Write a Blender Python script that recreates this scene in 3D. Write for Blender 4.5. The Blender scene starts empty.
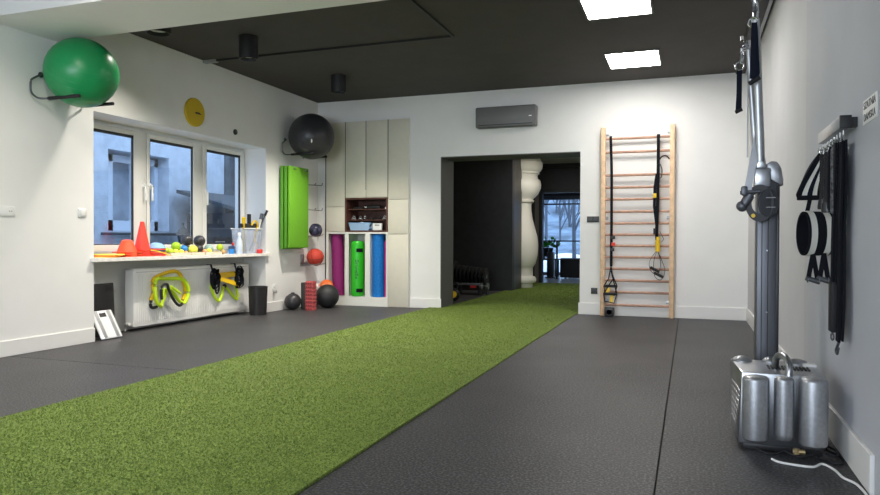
import bpy, bmesh, math, random
from mathutils import Vector, Matrix
random.seed(7)
S = bpy.context.scene
COL = S.collection

# ---------------------------------------------------------------- camera
yaw, pit, rol, F = .3466, -.0109, .0035, 690.716
cam_d = bpy.data.cameras.new('camera'); cam = bpy.data.objects.new('camera', cam_d); COL.objects.link(cam)
cam_d.sensor_width = 36; cam_d.lens = F / 880 * 36; cam_d.clip_start = .05; cam_d.clip_end = 200
f0 = Vector((-math.sin(yaw), math.cos(yaw), 0)); r0 = Vector((math.cos(yaw), math.sin(yaw), 0)); u0 = Vector((0, 0, 1))
fw = math.cos(pit) * f0 + math.sin(pit) * u0
up = -math.sin(pit) * f0 + math.cos(pit) * u0
rr = math.cos(rol) * r0 + math.sin(rol) * up
uu = -math.sin(rol) * r0 + math.cos(rol) * up
M = Matrix((rr, uu, -fw)).transposed().to_4x4(); M.translation = (0, 0, 1)
cam.matrix_world = M
S.camera = cam

# ---------------------------------------------------------------- world, daylight, exposure
w = bpy.data.worlds.new('overcast_sky'); S.world = w; w.use_nodes = True
bg = w.node_tree.nodes['Background']
bg.inputs[0].default_value = (.50, .71, 1.0, 1); bg.inputs[1].default_value = 2.9
S.view_settings.view_transform = 'Standard'; S.view_settings.look = 'None'
S.view_settings.exposure = .30; S.view_settings.gamma = 1; S.view_settings.use_curve_mapping = False

def area(name, loc, rot, sx, sy, power, color):
    l = bpy.data.lights.new(name, 'AREA'); l.shape = 'RECTANGLE'; l.size = sx; l.size_y = sy
    l.energy = power; l.color = color
    o = bpy.data.objects.new(name, l); COL.objects.link(o); o.location = loc; o.rotation_euler = rot
    return o
R = math.radians
# added area fill standing in for daylight from an unseen, assumed rear window
area('rear_daylight_fill', (-2.2, -2.9, 1.7), (R(90), 0, 0), 4.2, 1.9, 150, (.93, .96, 1))
# daylight outside the far window and the courtyard
PANEL = 26      # emission of the ceiling panels
SPOT = 225         # watts of each ceiling spot

# ---------------------------------------------------------------- materials
MATS = {}
def mat(name, col, rough=.6, metal=0, noise=0, nscale=30, bump=0, bscale=60, emit=None, spec=.5, col2=None, detail=3):
    if name in MATS: return MATS[name]
    m = bpy.data.materials.new(name); m.use_nodes = True; nt = m.node_tree; b = nt.nodes['Principled BSDF']
    b.inputs['Roughness'].default_value = rough; b.inputs['Metallic'].default_value = metal
    b.inputs['Specular IOR Level'].default_value = spec
    b.inputs['Base Color'].default_value = (*col, 1)
    tc = nt.nodes.new('ShaderNodeTexCoord')
    if noise or col2:
        n = nt.nodes.new('ShaderNodeTexNoise'); n.inputs['Scale'].default_value = nscale; n.inputs['Detail'].default_value = detail
        nt.links.new(tc.outputs['Object'], n.inputs['Vector'])
        r = nt.nodes.new('ShaderNodeValToRGB'); r.color_ramp.elements[0].position = .35; r.color_ramp.elements[1].position = .65
        c2 = col2 or tuple(c * (1 + noise) for c in col)
        c1 = col if col2 else tuple(c * (1 - noise) for c in col)
        r.color_ramp.elements[0].color = (*c1, 1); r.color_ramp.elements[1].color = (*c2, 1)
        nt.links.new(n.outputs['Fac'], r.inputs[0]); nt.links.new(r.outputs[0], b.inputs['Base Color'])
    if bump:
        n2 = nt.nodes.new('ShaderNodeTexNoise'); n2.inputs['Scale'].default_value = bscale; n2.inputs['Detail'].default_value = 3
        nt.links.new(tc.outputs['Object'], n2.inputs['Vector'])
        bp = nt.nodes.new('ShaderNodeBump'); bp.inputs['Strength'].default_value = bump; bp.inputs['Distance'].default_value = .01
        nt.links.new(n2.outputs['Fac'], bp.inputs['Height']); nt.links.new(bp.outputs[0], b.inputs['Normal'])
    if emit:
        b.inputs['Emission Color'].default_value = (*col, 1); b.inputs['Emission Strength'].default_value = emit
    MATS[name] = m
    return m

def glassy(name, tint=(.97, .98, 1), gloss=.06, alpha=None):
    m = bpy.data.materials.new(name); m.use_nodes = True; nt = m.node_tree; nt.nodes.clear()
    out = nt.nodes.new('ShaderNodeOutputMaterial'); t = nt.nodes.new('ShaderNodeBsdfTransparent'); g = nt.nodes.new('ShaderNodeBsdfGlossy')
    t.inputs[0].default_value = (*tint, 1); g.inputs['Roughness'].default_value = .03
    mix = nt.nodes.new('ShaderNodeMixShader'); mix.inputs[0].default_value = gloss
    nt.links.new(t.outputs[0], mix.inputs[1]); nt.links.new(g.outputs[0], mix.inputs[2]); last = mix
    if alpha:
        d = nt.nodes.new('ShaderNodeBsdfDiffuse'); d.inputs[0].default_value = (*tint, 1)
        m2 = nt.nodes.new('ShaderNodeMixShader'); m2.inputs[0].default_value = alpha
        nt.links.new(mix.outputs[0], m2.inputs[1]); nt.links.new(d.outputs[0], m2.inputs[2]); last = m2
    nt.links.new(last.outputs[0], out.inputs[0])
    return m

wall_white = mat('wall_paint_white', (.82, .81, .785), .75, noise=.015, nscale=3, bump=.05, bscale=120)
wall_grey = mat('wall_tone_grey', (.49, .505, .54), .7, noise=.02, nscale=3, bump=.05, bscale=120)
wall_warm = mat('wall_tone_warm', (.565, .56, .565), .75, noise=.02, nscale=3, bump=.05, bscale=120)
wall_band = mat('wall_tone_band', (.51, .515, .53), .7)
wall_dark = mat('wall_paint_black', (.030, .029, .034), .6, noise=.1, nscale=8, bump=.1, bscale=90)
wall_char = mat('wall_paint_charcoal', (.085, .085, .08), .7)
ceil_dark = mat('ceiling_paint_dark', (.056, .049, .047), .8, noise=.06, nscale=4, bump=.1, bscale=150)
ceil_olive = mat('ceiling_paint_olive', (.30, .30, .25), .8)
trim_white = mat('trim_white', (.80, .79, .76), .45)
cab_cream = mat('cabinet_cream', (.70, .665, .55), .5, noise=.015, nscale=12)
cab_white = mat('cabinet_carcass_white', (.78, .78, .72), .5)
dark_gap = mat('dark_gap', (.02, .02, .02), .9)
walnut = mat('walnut_veneer', (.11, .042, .028), .5, noise=.3, nscale=14)
pvc = mat('window_plastic', (.76, .75, .71), .35)
gasket = mat('gasket_black', (.02, .022, .025), .5)
black_pl = mat('black_plastic', (.018, .018, .02), .35)
black_rub = mat('black_rubber', (.016, .016, .018), .6, spec=.3, bump=.1, bscale=200)
black_matte = mat('black_matte_metal', (.012, .012, .013), .55)
steel = mat('brushed_steel', (.42, .43, .45), .32, 1, noise=.06, nscale=40)
alu = mat('grey_aluminium', (.45, .46, .48), .38, .9, noise=.04, nscale=30)
gunmetal = mat('gunmetal_grey', (.13, .135, .15), .42, .7)
chrome = mat('chrome', (.75, .76, .78), .12, 1)
tank_m = mat('tank_brushed_metal', (.40, .41, .43), .42, .85, noise=.08, nscale=60)
webbing = mat('black_webbing', (.009, .010, .014), .85, bump=.3, bscale=400, spec=.12)
navy = mat('navy_webbing', (.008, .010, .02), .8, bump=.3, bscale=400, spec=.15)
cream_felt = mat('cream_felt', (.72, .70, .62), .9, bump=.3, bscale=300)
pale_wood = mat('beech_wood', (.76, .52, .32), .5, noise=.12, nscale=18)
rung_wood = mat('rung_wood', (.50, .29, .20), .45, noise=.12, nscale=18)
yellow_m = mat('yellow_plastic', (.85, .55, .01), .45)
lime_m = mat('lime_plastic', (.62, .85, .02), .45)
yellow_clock = mat('mustard_clock_face', (.62, .42, .01), .55)
orange_m = mat('orange_plastic', (.95, .10, .03), .45)
redor_m = mat('red_orange_plastic', (.90, .055, .03), .45)
red_m = mat('red_rubber', (.62, .03, .025), .5)
blue_m = mat('blue_foam', (.0, .17, .55), .7, noise=.15, nscale=40, bump=.4, bscale=80)
magenta_m = mat('magenta_foam', (.27, .015, .15), .7, noise=.1, nscale=60, bump=.4, bscale=80)
pink_m = mat('pink_foam', (.55, .04, .22), .7)
bag_green = mat('green_vinyl', (.03, .50, .02), .35, bump=.2, bscale=25)
ball_green = mat('green_gym_ball', (.008, .25, .075), .34, noise=.05, nscale=6)
ball_black = mat('black_gym_ball', (.030, .030, .033), .38)
mat_green = mat('green_foam', (.16, .44, .018), .75, noise=.06, nscale=90, bump=.2, bscale=200)
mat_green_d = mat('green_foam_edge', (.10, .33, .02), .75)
basket_m = mat('basketball_orange_red', (.62, .055, .03), .55, bump=.4, bscale=300)
light_blue = mat('pale_blue_plastic', (.25, .45, .70), .5)
blue_pl = mat('blue_plastic', (.02, .22, .60), .4)
dark_blue = mat('dark_blue_plastic', (.03, .06, .14), .4)
white_pl = mat('white_plastic', (.80, .80, .78), .35)
grey_pl = mat('grey_plastic', (.33, .34, .34), .5)
ac_m = mat('charcoal_plastic', (.15, .15, .145), .45)
scale_dark = mat('dark_glass', (.045, .04, .045), .25)
scale_white = mat('white_glass', (.82, .83, .83), .12)
lime_ball = mat('lime_rubber', (.45, .62, .02), .5)
yel_ball = mat('yellow_rubber', (.80, .75, .08), .5)
peach = mat('peach_rubber', (.85, .35, .16), .5)
sage = mat('sage_rubber', (.28, .42, .36), .5)
tan = mat('tan_rubber', (.55, .34, .13), .5)
stone_m = mat('sill_stone', (.84, .81, .76), .35, noise=.06, nscale=20)
facade_m = mat('blue_grey_render', (.56, .60, .66), .9, noise=.1, nscale=5, bump=.6, bscale=30)
slate_m = mat('slate_dark', (.06, .07, .08), .7)
shed_m = mat('weathered_dark_boards', (.035, .034, .036), .7, noise=.3, nscale=10)
snow_m = mat('snowy_ground', (.50, .55, .60), .9, noise=.15, nscale=.6)
snow_w = mat('white_snow', (.9, .92, .95), .8)
bark_m = mat('winter_bark', (.10, .11, .13), .9)
leaf_m = mat('plant_leaf', (.05, .38, .03), .5)
plaster_m = mat('plaster_white', (.74, .73, .68), .6)
glass = glassy('window_glass')
tub_m = glassy('clear_plastic_tub', (.86, .89, .94), .06, .22)
tubB_m = glassy('clear_blue_plastic', (.42, .60, .82), .06, .7)
mesh_m = mat('black_wire_mesh', (.03, .028, .028), .4, .3)

def rubber_floor():
    m = bpy.data.materials.new('speckled_rubber'); m.use_nodes = True; nt = m.node_tree; b = nt.nodes['Principled BSDF']
    tc = nt.nodes.new('ShaderNodeTexCoord')
    n1 = nt.nodes.new('ShaderNodeTexNoise'); b.inputs['Specular IOR Level'].default_value = .30; n1.inputs['Scale'].default_value = 85; n1.inputs['Detail'].default_value = 4
    n2 = nt.nodes.new('ShaderNodeTexNoise'); n2.inputs['Scale'].default_value = 1.3; n2.inputs['Detail'].default_value = 4
    for n in (n1, n2): nt.links.new(tc.outputs['Object'], n.inputs['Vector'])
    r = nt.nodes.new('ShaderNodeValToRGB')
    r.color_ramp.elements[0].position = .45; r.color_ramp.elements[0].color = (.024, .024, .026, 1)
    r.color_ramp.elements[1].position = .72; r.color_ramp.elements[1].color = (.145, .141, .144, 1)
    nt.links.new(n1.outputs['Fac'], r.inputs[0]); nt.links.new(r.outputs[0], b.inputs['Base Color'])
    mr = nt.nodes.new('ShaderNodeMapRange'); mr.inputs['To Min'].default_value = .42; mr.inputs['To Max'].default_value = .56
    nt.links.new(n2.outputs['Fac'], mr.inputs[0]); nt.links.new(mr.outputs[0], b.inputs['Roughness'])
    bp = nt.nodes.new('ShaderNodeBump'); bp.inputs['Strength'].default_value = .35; bp.inputs['Distance'].default_value = .004
    nt.links.new(n1.outputs['Fac'], bp.inputs['Height']); nt.links.new(bp.outputs[0], b.inputs['Normal'])
    return m
rubber = rubber_floor()

def turf_mat():
    m = bpy.data.materials.new('artificial_grass'); m.use_nodes = True; nt = m.node_tree; b = nt.nodes['Principled BSDF']
    tc = nt.nodes.new('ShaderNodeTexCoord')
    n1 = nt.nodes.new('ShaderNodeTexNoise'); n1.inputs['Scale'].default_value = 95; n1.inputs['Detail'].default_value = 6; n1.inputs['Roughness'].default_value = .75
    n2 = nt.nodes.new('ShaderNodeTexNoise'); n2.inputs['Scale'].default_value = 3.0; n2.inputs['Detail'].default_value = 5
    for n in (n1, n2): nt.links.new(tc.outputs['Object'], n.inputs['Vector'])
    r = nt.nodes.new('ShaderNodeValToRGB')
    r.color_ramp.elements[0].position = .36; r.color_ramp.elements[0].color = (.048, .10, .02, 1)
    r.color_ramp.elements[1].position = .66; r.color_ramp.elements[1].color = (.33, .43, .09, 1)
    nt.links.new(n1.outputs['Fac'], r.inputs[0])
    r2 = nt.nodes.new('ShaderNodeValToRGB'); r2.color_ramp.elements[0].color = (.82, .82, .82, 1); r2.color_ramp.elements[1].color = (1.12, 1.1, 1.05, 1)
    nt.links.new(n2.outputs['Fac'], r2.inputs[0])
    mx = nt.nodes.new('ShaderNodeMix'); mx.data_type = 'RGBA'; mx.blend_type = 'MULTIPLY'; mx.inputs[0].default_value = 1
    nt.links.new(r.outputs[0], mx.inputs[6]); nt.links.new(r2.outputs[0], mx.inputs[7]); nt.links.new(mx.outputs[2], b.inputs['Base Color'])
    b.inputs['Roughness'].default_value = .7; b.inputs['Specular IOR Level'].default_value = .25
    bp = nt.nodes.new('ShaderNodeBump'); bp.inputs['Strength'].default_value = .4; bp.inputs['Distance'].default_value = .006
    nt.links.new(n1.outputs['Fac'], bp.inputs['Height']); nt.links.new(bp.outputs[0], b.inputs['Normal'])
    return m
turf_m = turf_mat()

# ---------------------------------------------------------------- mesh helpers
class MB:
    """collects shapes; build() links them as ONE mesh object"""
    def __init__(s): s.bm = bmesh.new()
    def _fin(s, vs, bev=0, seg=2):
        if bev:
            es = {e for v in vs for e in v.link_edges}
            bmesh.ops.bevel(s.bm, geom=list(es), offset=bev, segments=seg, affect='EDGES', profile=.5)
        return s
    def box(s, x0, x1, y0, y1, z0, z1, bev=0, seg=2, mtx=None):
        m = Matrix.Translation(((x0+x1)/2, (y0+y1)/2, (z0+z1)/2)) @ Matrix.Diagonal((abs(x1-x0), abs(y1-y0), abs(z1-z0), 1))
        if mtx: m = mtx @ m
        vs = bmesh.ops.create_cube(s.bm, size=1, matrix=m)['verts']
        return s._fin(vs, bev, seg)
    def cyl(s, p, q, r, r2=None, n=20, caps=True):
        p, q = Vector(p), Vector(q); d = q - p
        m = Matrix.Translation((p+q)/2) @ d.to_track_quat('Z', 'Y').to_matrix().to_4x4()
        bmesh.ops.create_cone(s.bm, cap_ends=caps, cap_tris=False, segments=n, radius1=r, radius2=r if r2 is None else r2, depth=d.length, matrix=m)
        return s
    def sph(s, c, r, n=24, sc=(1, 1, 1), mtx=None):
        m = Matrix.Translation(c) @ (mtx or Matrix()) @ Matrix.Diagonal((*sc, 1))
        bmesh.ops.create_uvsphere(s.bm, u_segments=n, v_segments=max(6, n//2), radius=r, matrix=m)
        return s
    def lathe(s, prof, c=(0, 0, 0), n=32, ax='z', mtx=None):
        rows = []
        base = (Matrix.Translation(c) if not mtx else Matrix()) @ ({'z': Matrix(), 'x': Matrix.Rotation(R(90), 4, 'Y'), 'y': Matrix.Rotation(R(-90), 4, 'X')}[ax] if not mtx else mtx)
        for r, z in prof:
            if r <= 1e-6: rows.append([s.bm.verts.new(base @ Vector((0, 0, z)))])
            else: rows.append([s.bm.verts.new(base @ Vector((r*math.cos(t*2*math.pi/n), r*math.sin(t*2*math.pi/n), z))) for t in range(n)])
        for a, b in zip(rows, rows[1:]):
            for i in range(n):
                j = (i+1) % n
                if len(a) == 1 and len(b) == 1: continue
                if len(a) == 1: s.bm.faces.new((a[0], b[i], b[j]))
                elif len(b) == 1: s.bm.faces.new((a[i], a[j], b[0]))
                else: s.bm.faces.new((a[i], a[j], b[j], b[i]))
        return s
    def sweep(s, pts, prof, ref=(0, 0, 1), closed=False):
        pts = [Vector(p) for p in pts]; N = len(pts); rings = []; ref = Vector(ref)
        for i, p in enumerate(pts):
            a = pts[(i-1) % N] if (closed or i) else p
            b = pts[(i+1) % N] if (closed or i < N-1) else p
            t = (b - a).normalized()
            n = ref - ref.dot(t)*t
            if n.length < 1e-3: n = Vector((1, 0, 0)) - t.x*t
            n.normalize(); bi = t.cross(n)
            rings.append([s.bm.verts.new(p + n*u + bi*v) for u, v in prof])
        K = len(prof)
        for i in range(N if closed else N-1):
            a, b = rings[i], rings[(i+1) % N]
            for k in range(K):
                s.bm.faces.new((a[k], a[(k+1) % K], b[(k+1) % K], b[k]))
        if not closed:
            s.bm.faces.new(rings[0]); s.bm.faces.new(rings[-1][::-1])
        return s
    def tube(s, pts, r, n=8, ref=(0, .13, 1), closed=False):
        return s.sweep(pts, [(r*math.cos(2*math.pi*k/n), r*math.sin(2*math.pi*k/n)) for k in range(n)], ref, closed)
    def strap(s, pts, wd, th, ref, closed=False):      # wd is measured along ref
        return s.sweep(pts, [(-wd/2, -th/2), (wd/2, -th/2), (wd/2, th/2), (-wd/2, th/2)], ref, closed)
    def torus(s, c, R_, r, nrm=(0, 0, 1), n=20, k=8):
        q = Vector(nrm).to_track_quat('Z', 'Y'); c = Vector(c)
        pts = [c + q @ Vector((R_*math.cos(2*math.pi*i/n), R_*math.sin(2*math.pi*i/n), 0)) for i in range(n)]
        return s.sweep(pts, [(r*math.cos(2*math.pi*j/k), r*math.sin(2*math.pi*j/k)) for j in range(k)], nrm, True)
    def prism(s, poly, ax, a, b, bev=0):
        """poly in the plane normal to axis ax, extruded from a to b"""
        def P(u, v, t): return {'x': (t, u, v), 'y': (u, t, v), 'z': (u, v, t)}[ax]
        A = [s.bm.verts.new(P(u, v, a)) for u, v in poly]; Bv = [s.bm.verts.new(P(u, v, b)) for u, v in poly]
        s.bm.faces.new(A[::-1]); s.bm.faces.new(Bv); n = len(poly)
        for i in range(n): s.bm.faces.new((A[i], A[(i+1) % n], Bv[(i+1) % n], Bv[i]))
        return s._fin(A+Bv, bev)
    def build(s, name, m, parent=None, smooth=True):
        bmesh.ops.recalc_face_normals(s.bm, faces=s.bm.faces[:])
        me = bpy.data.meshes.new(name)
        for f in s.bm.faces: f.smooth = smooth
        if smooth:
            for e in s.bm.edges:
                if len(e.link_faces) == 2 and e.calc_face_angle(0) > R(38): e.smooth = False
        s.bm.to_mesh(me); s.bm.free(); me.materials.append(m)
        o = bpy.data.objects.new(name, me); COL.objects.link(o)
        if parent is not None: o.parent = parent; o.matrix_parent_inverse = Matrix.Translation(parent.location).inverted() if parent.type == 'EMPTY' and parent.parent is None else parent.matrix_world.inverted() if False else Matrix.Translation(root_loc(parent)).inverted()
        return o
def root_loc(o):
    l = Vector((0, 0, 0))
    while o.parent is not None: o = o.parent
    return o.location if o.type == 'EMPTY' else l

def smooth_path(P, k=6, closed=False):
    P = [Vector(p) for p in P]; out = []; N = len(P)
    rng = range(N if closed else N-1)
    for i in rng:
        p0 = P[(i-1) % N] if (closed or i > 0) else P[0]; p1 = P[i]; p2 = P[(i+1) % N]
        p3 = P[(i+2) % N] if (closed or i+2 < N) else P[-1]
        for j in range(k):
            t = j/k
            out.append(.5*((2*p1)+(-p0+p2)*t+(2*p0-5*p1+4*p2-p3)*t*t+(-p0+3*p1-3*p2+p3)*t**3))
    if not closed: out.append(P[-1])
    return out

def tag(o, label, cat, group=None, kind=None):
    o['label'] = label; o['category'] = cat
    if group: o['group'] = group
    if kind: o['kind'] = kind
    return o
def thing(name, label, cat, loc=(0, 0, 0), group=None):
    o = bpy.data.objects.new(name, None); COL.objects.link(o); o.location = loc; o.empty_display_size = .1
    return tag(o, label, cat, group)
def struct(name, mb, m, parent=None, smooth=False):
    o = mb.build(name, m, parent, smooth)
    if parent is None: o['kind'] = 'structure'
    return o
def text_obj(name, body, size, m, mtx, parent, depth=.0008, width=None):
    cu = bpy.data.curves.new(name, 'FONT'); cu.body = body; cu.size = size; cu.extrude = depth; cu.align_x = 'CENTER'; cu.align_y = 'CENTER'
    t = bpy.data.objects.new(name, cu); COL.objects.link(t)
    bpy.context.view_layer.update()
    me = bpy.data.meshes.new_from_object(t.evaluated_get(bpy.context.evaluated_depsgraph_get()))
    bpy.data.objects.remove(t)
    xs = [v.co.x for v in me.vertices]
    if width and xs:
        k = width/(max(xs)-min(xs)); me.transform(Matrix.Diagonal((k, 1, 1, 1)))
    me.transform(mtx); me.materials.clear(); me.materials.append(m)
    o = bpy.data.objects.new(name, me); COL.objects.link(o)
    o.parent = parent; o.matrix_parent_inverse = Matrix.Translation(root_loc(parent)).inverted()
    return o
def dup(root, loc, label, group=None):
    r = root.copy(); COL.objects.link(r); r.location = loc; r['label'] = label
    if group: r['group'] = group
    for ch in list(root.children):
        c = ch.copy(); COL.objects.link(c); c.parent = r
        for g in list(ch.children):
            d = g.copy(); COL.objects.link(d); d.parent = c
    return r

XL, XR, YB, ZC = -5.44, .691, 9.458, 3.119

# ================================================================ SETTING
def slab(name, x0, x1, y0, y1, z0, z1, m): return struct(name, MB().box(x0, x1, y0, y1, z0, z1), m)
slab('floor', -6.2, 1.2, -3.2, 16.0, -.12, -.012, dark_gap)
# rubber floor sheets laid with open seams between them
g = .004
slab('floor_mat_section', XL, -3.565, -3, 4.27-g, -.012, 0, rubber)
for a in [(XL, -3.565, 4.27+g, 6.3), (XL-.37, -3.565, 6.3, 8.08), (XL, -3.565, 8.08, YB-.06), (-1.4395, -.124-g, -3, YB), (-.124+g, XR, -3, YB)]:
    slab('floor_mat_section', a[0], a[1], a[2], a[3], -.012, 0, rubber)
slab('floor_mat_section', XL-.37, XL, 5.16, 6.3, -.012, 0, rubber)
slab('floor_mat_section', -6.2, -3.385, 10.0, 13.15, -.012, 0, rubber)
for o in [o for o in COL.objects if o.name.startswith('floor_mat_section')]: o.name = 'floor.001'
# ceilings
slab('ceiling', -6.2, 1.2, -3.2, 9.96, ZC, ZC+.15, ceil_dark)
slab('ceiling', -6.2, 0, 9.96, 16.2, 2.755, 2.9, ceil_olive)
slab('trim_1', XL-.4, XR+.1, 4.045, 4.751, 2.796, ZC, wall_white)         # ceiling beam
# left wall with window niche (Y 5.18..8.05)
N0, N1, NX = 5.165, 8.06, -5.80
slab('wall_left', XL-.5, XL, -3.2, N0, 0, ZC, wall_white)
slab('wall_left', XL-.5, XL, N1, YB+.5, 0, ZC, wall_white)
slab('wall_left', XL-.5, XL, N0, N1, 2.24, ZC, wall_white)
slab('wall_left', XL-.5, NX, N0, N1, 0, .80, wall_white)
# back wall with cabinet bay and wide opening
OX0, OX1, OZ = -3.41, -1.398, 2.207
slab('wall_back', XL-.5, -3.887, YB+.38, YB+.54, 0, ZC, wall_white)
slab('wall_back', XL, -3.887, YB, YB+.38, 2.79, ZC, wall_white)
slab('wall_back', XL, -5.263, YB, YB+.38, 0, 2.79, wall_white)
slab('wall_back', -3.887, OX0, YB, YB+.54, 0, ZC, wall_white)
slab('wall_back', OX1, XR+.4, YB, YB+.54, 0, ZC, wall_white)
slab('wall_back', OX0, OX1, YB, YB+.54, OZ, ZC, wall_white)
slab('trim_2', OX0, OX0+.012, YB+.006, YB+.545, 0, OZ, wall_char)            # dark lined jamb
slab('trim_3', OX0, OX1, YB+.006, YB+.545, OZ-.012, OZ, wall_char)
# right wall in three tones along its length, front wall
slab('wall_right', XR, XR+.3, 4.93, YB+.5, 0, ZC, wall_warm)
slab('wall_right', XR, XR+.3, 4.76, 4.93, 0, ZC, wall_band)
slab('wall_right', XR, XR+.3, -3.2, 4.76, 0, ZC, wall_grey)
slab('wall_front', XL, XR, -3.2, -3, 0, .7, wall_white)
slab('wall_front', XL, XR, -3.2, -3, 2.7, ZC, wall_white)
slab('wall_front', XL, -4.4, -3.2, -3, .7, 2.7, wall_white)
slab('wall_front', 0, XR, -3.2, -3, .7, 2.7, wall_white)
# baseboards
H = .135
def base(name, x0, x1, y0, y1, H=H): struct(name, MB().box(x0, x1, y0, y1, 0, H, .004), trim_white)
base('baseboard_left', XL, XL+.016, -3, N0)
base('baseboard_left', XL, XL+.016, N1, YB)
base('baseboard_back', -3.887, OX0+.016, YB-.016, YB, .142)
base('baseboard_back', OX1-.016, XR, YB-.016, YB, .158)
base('baseboard_right', XR-.018, XR, 3.12, YB-.016, .162)
# ceiling channel along the right wall
slab('trim_4', XR-.16, XR-.05, -3, YB, ZC-.02, ZC, black_matte)
slab('trim_5', XR-.05, XR-.025, -3, YB, ZC-.035, ZC, alu)

# ---- rooms beyond the opening
slab('wall_back_room', -6.2, -3.25, 13.15, 13.3, 0, 2.755, wall_dark)
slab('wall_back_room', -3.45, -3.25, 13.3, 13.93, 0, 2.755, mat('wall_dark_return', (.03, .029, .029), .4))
slab('wall_back_room', -6.2, -6.0, 10, 13.2, 0, 2.755, wall_dark)
slab('wall_back_room', -1.38, -1.2, 10, 16.2, 0, 2.755, wall_white)
slab('wall_back_room', -4.2, -4.0, 13.3, 16, 0, 2.755, wall_dark)
# far partition with a wide doorway
slab('wall_far', -4.2, -3.225, 15.95, 16.1, 0, 2.755, wall_dark)
slab('trim_6', -3.40, -3.30, 15.92, 15.95, 0, 2.19, mat('grey_post', (.16, .15, .15), .6))
slab('trim_7', -3.30, -3.225, 15.90, 15.95, 0, 2.19, black_matte)
slab('wall_far', -3.225, -1.2, 15.95, 16.1, 2.10, 2.755, wall_dark)
slab('trim_8', -3.45, -1.38, 15.75, 15.95, 2.66, 2.755, black_matte)
slab('trim_9', -3.225, -1.38, 15.9, 15.95, 2.10, 2.19, black_matte)
# glazed far room
pale_floor = mat('pale_blue_tiles', (.45, .50, .56), .25, noise=.06, nscale=5)
slab('floor', -6.2, 0, 16.0, 20.0, -.02, -.002, pale_floor)
slab('ceiling', -6.2, 0, 16.1, 20.0, 2.55, 2.7, ceil_dark)
slab('wall_far_room', -6.2, -6.0, 16.0, 20.0, 0, 2.55, wall_char)
slab('wall_far_room', -.6, -.4, 16.0, 20.0, 0, 2.55, wall_char)
slab('wall_far_room', -6.2, -.4, 19.9, 20, 2.28, 2.55, wall_dark)
wf = struct('window_2', MB().box(-6, -.6, 19.9, 19.98, 2.17, 2.28).box(-6, -.6, 19.9, 19.98, 0, .08).box(-4.9, -4.84, 19.9, 19.98, .08, 2.17).box(-2.2, -2.14, 19.9, 19.98, .08, 2.17), gunmetal)
MB().box(-6, -.6, 19.935, 19.945, .08, 2.17).build('pane', glass, wf)
slab('trim_10', -6, -.6, 19.8, 19.9, 2.02, 2.06, black_matte)

# ---- main window
y_edges = [(5.20, 6.215), (6.215, 7.165), (7.165, 8.055)]
Z0, Z1 = .86, 2.24
fr = MB().box(NX-.07, NX, N0, N1, Z0-.06, Z0).box(NX-.07, NX, N0, N1, Z1-.03, Z1).box(NX-.07, NX, N0, N0+.03, Z0, Z1-.03).box(NX-.07, NX, N1-.03, N1, Z0, Z1-.03)
for y in (6.215, 7.165): fr.box(NX-.07, NX-.005, y-.012, y+.012, Z0, Z1-.03)
win = struct('window_1', fr, pvc)
panes = [(5.28, 6.03), (6.27, 7.0), (7.25, 7.955)]
for (a, b), (p, q) in zip(y_edges, panes):
    a2, b2 = (a+.005 if a < 5.3 else a+.006), (b-.005 if b > 8 else b-.006)
    zz0, zz1, g0, g1 = Z0+.005, Z1-.04, .935, 2.14
    sash = MB().box(NX-.02, NX+.03, a2, p, zz0, zz1, .004).box(NX-.02, NX+.03, q, b2, zz0, zz1, .004).box(NX-.02, NX+.03, p, q, zz0, g0, .004).box(NX-.02, NX+.03, p, q, g1, zz1, .004).build('sash', pvc, win)
    MB().box(NX+.0, NX+.02, p, p+.012, g0, g1).box(NX, NX+.02, q-.014, q, g0, g1).box(NX, NX+.02, p, q, g0, g0+.01).box(NX, NX+.02, p, q, g1-.03, g1).build('gasket', gasket, sash)
    MB().box(NX, NX+.006, p, q, g0, g1).build('pane', glass, sash)
for y in (6.165, 6.265, 7.22):
    MB().box(NX+.03, NX+.042, y-.014, y+.014, 1.56, 1.63, .004).box(NX+.042, NX+.075, y-.009, y+.009, 1.585, 1.61, .003).box(NX+.06, NX+.075, y-.012, y+.012, 1.43, 1.61, .005).build('window_handle', white_pl, win)
sill = struct('trim_11', MB().prism([(NX, N0), (XL+.001, N0), (XL+.001, N0-.03), (XL+.055, N0-.03), (XL+.055, N1+.06), (XL+.001, N1+.06), (XL+.001, N1), (NX, N1)], 'z', .776, .812), stone_m)
struct('trim_12', MB().box(-6.15, NX-.07, N0-.1, N1+.1, .80, .845), slate_m)    # outer ledge

# ================================================================ OUTSIDE
struct('ground', MB().box(-60, 40, 20.0, 70, -.4, -.3).box(-60, -6.0, -20, 20, -.4, -.3), snow_m)
fc = thing('house', 'blue-grey rendered house across the yard, seen through the left window', 'house', (-8.6, 8, -.3))
MB().box(-9.2, -8.5, 2, 8.35, -.3, 7).box(-9.2, -8.5, 9.68, 11.19, -.3, 7).box(-9.2, -8.5, 8.35, 9.68, -.3, 1.13).box(-9.2, -8.5, 8.35, 9.68, 2.40, 7).box(-9.2, -9.0, 8.35, 9.68, 1.13, 2.40).build('wall', facade_m, fc, False)
MB().box(-8.5, -8.38, 8.2, 9.75, 1.06, 1.10, .005).build('window_sill', slate_m, fc)
hw = MB().box(-8.82, -8.74, 8.57, 8.68, 1.13, 2.36).box(-8.82, -8.74, 8.57, 9.68, 1.13, 1.30).box(-8.82, -8.74, 8.57, 9.68, 2.25, 2.36).box(-8.82, -8.74, 9.60, 9.68, 1.13, 2.36).box(-8.82, -8.74, 9.1, 9.2, 1.13, 2.3).build('window_frame', mat('frame_pale_blue', (.75, .80, .88), .5), fc)
sl = MB().box(-8.8, -8.79, 8.65, 9.65, 1.3, 2.3)
for k in range(7): sl.box(-8.79, -8.77, 9.2, 9.62, 1.36+k*.12, 1.41+k*.12)
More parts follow.
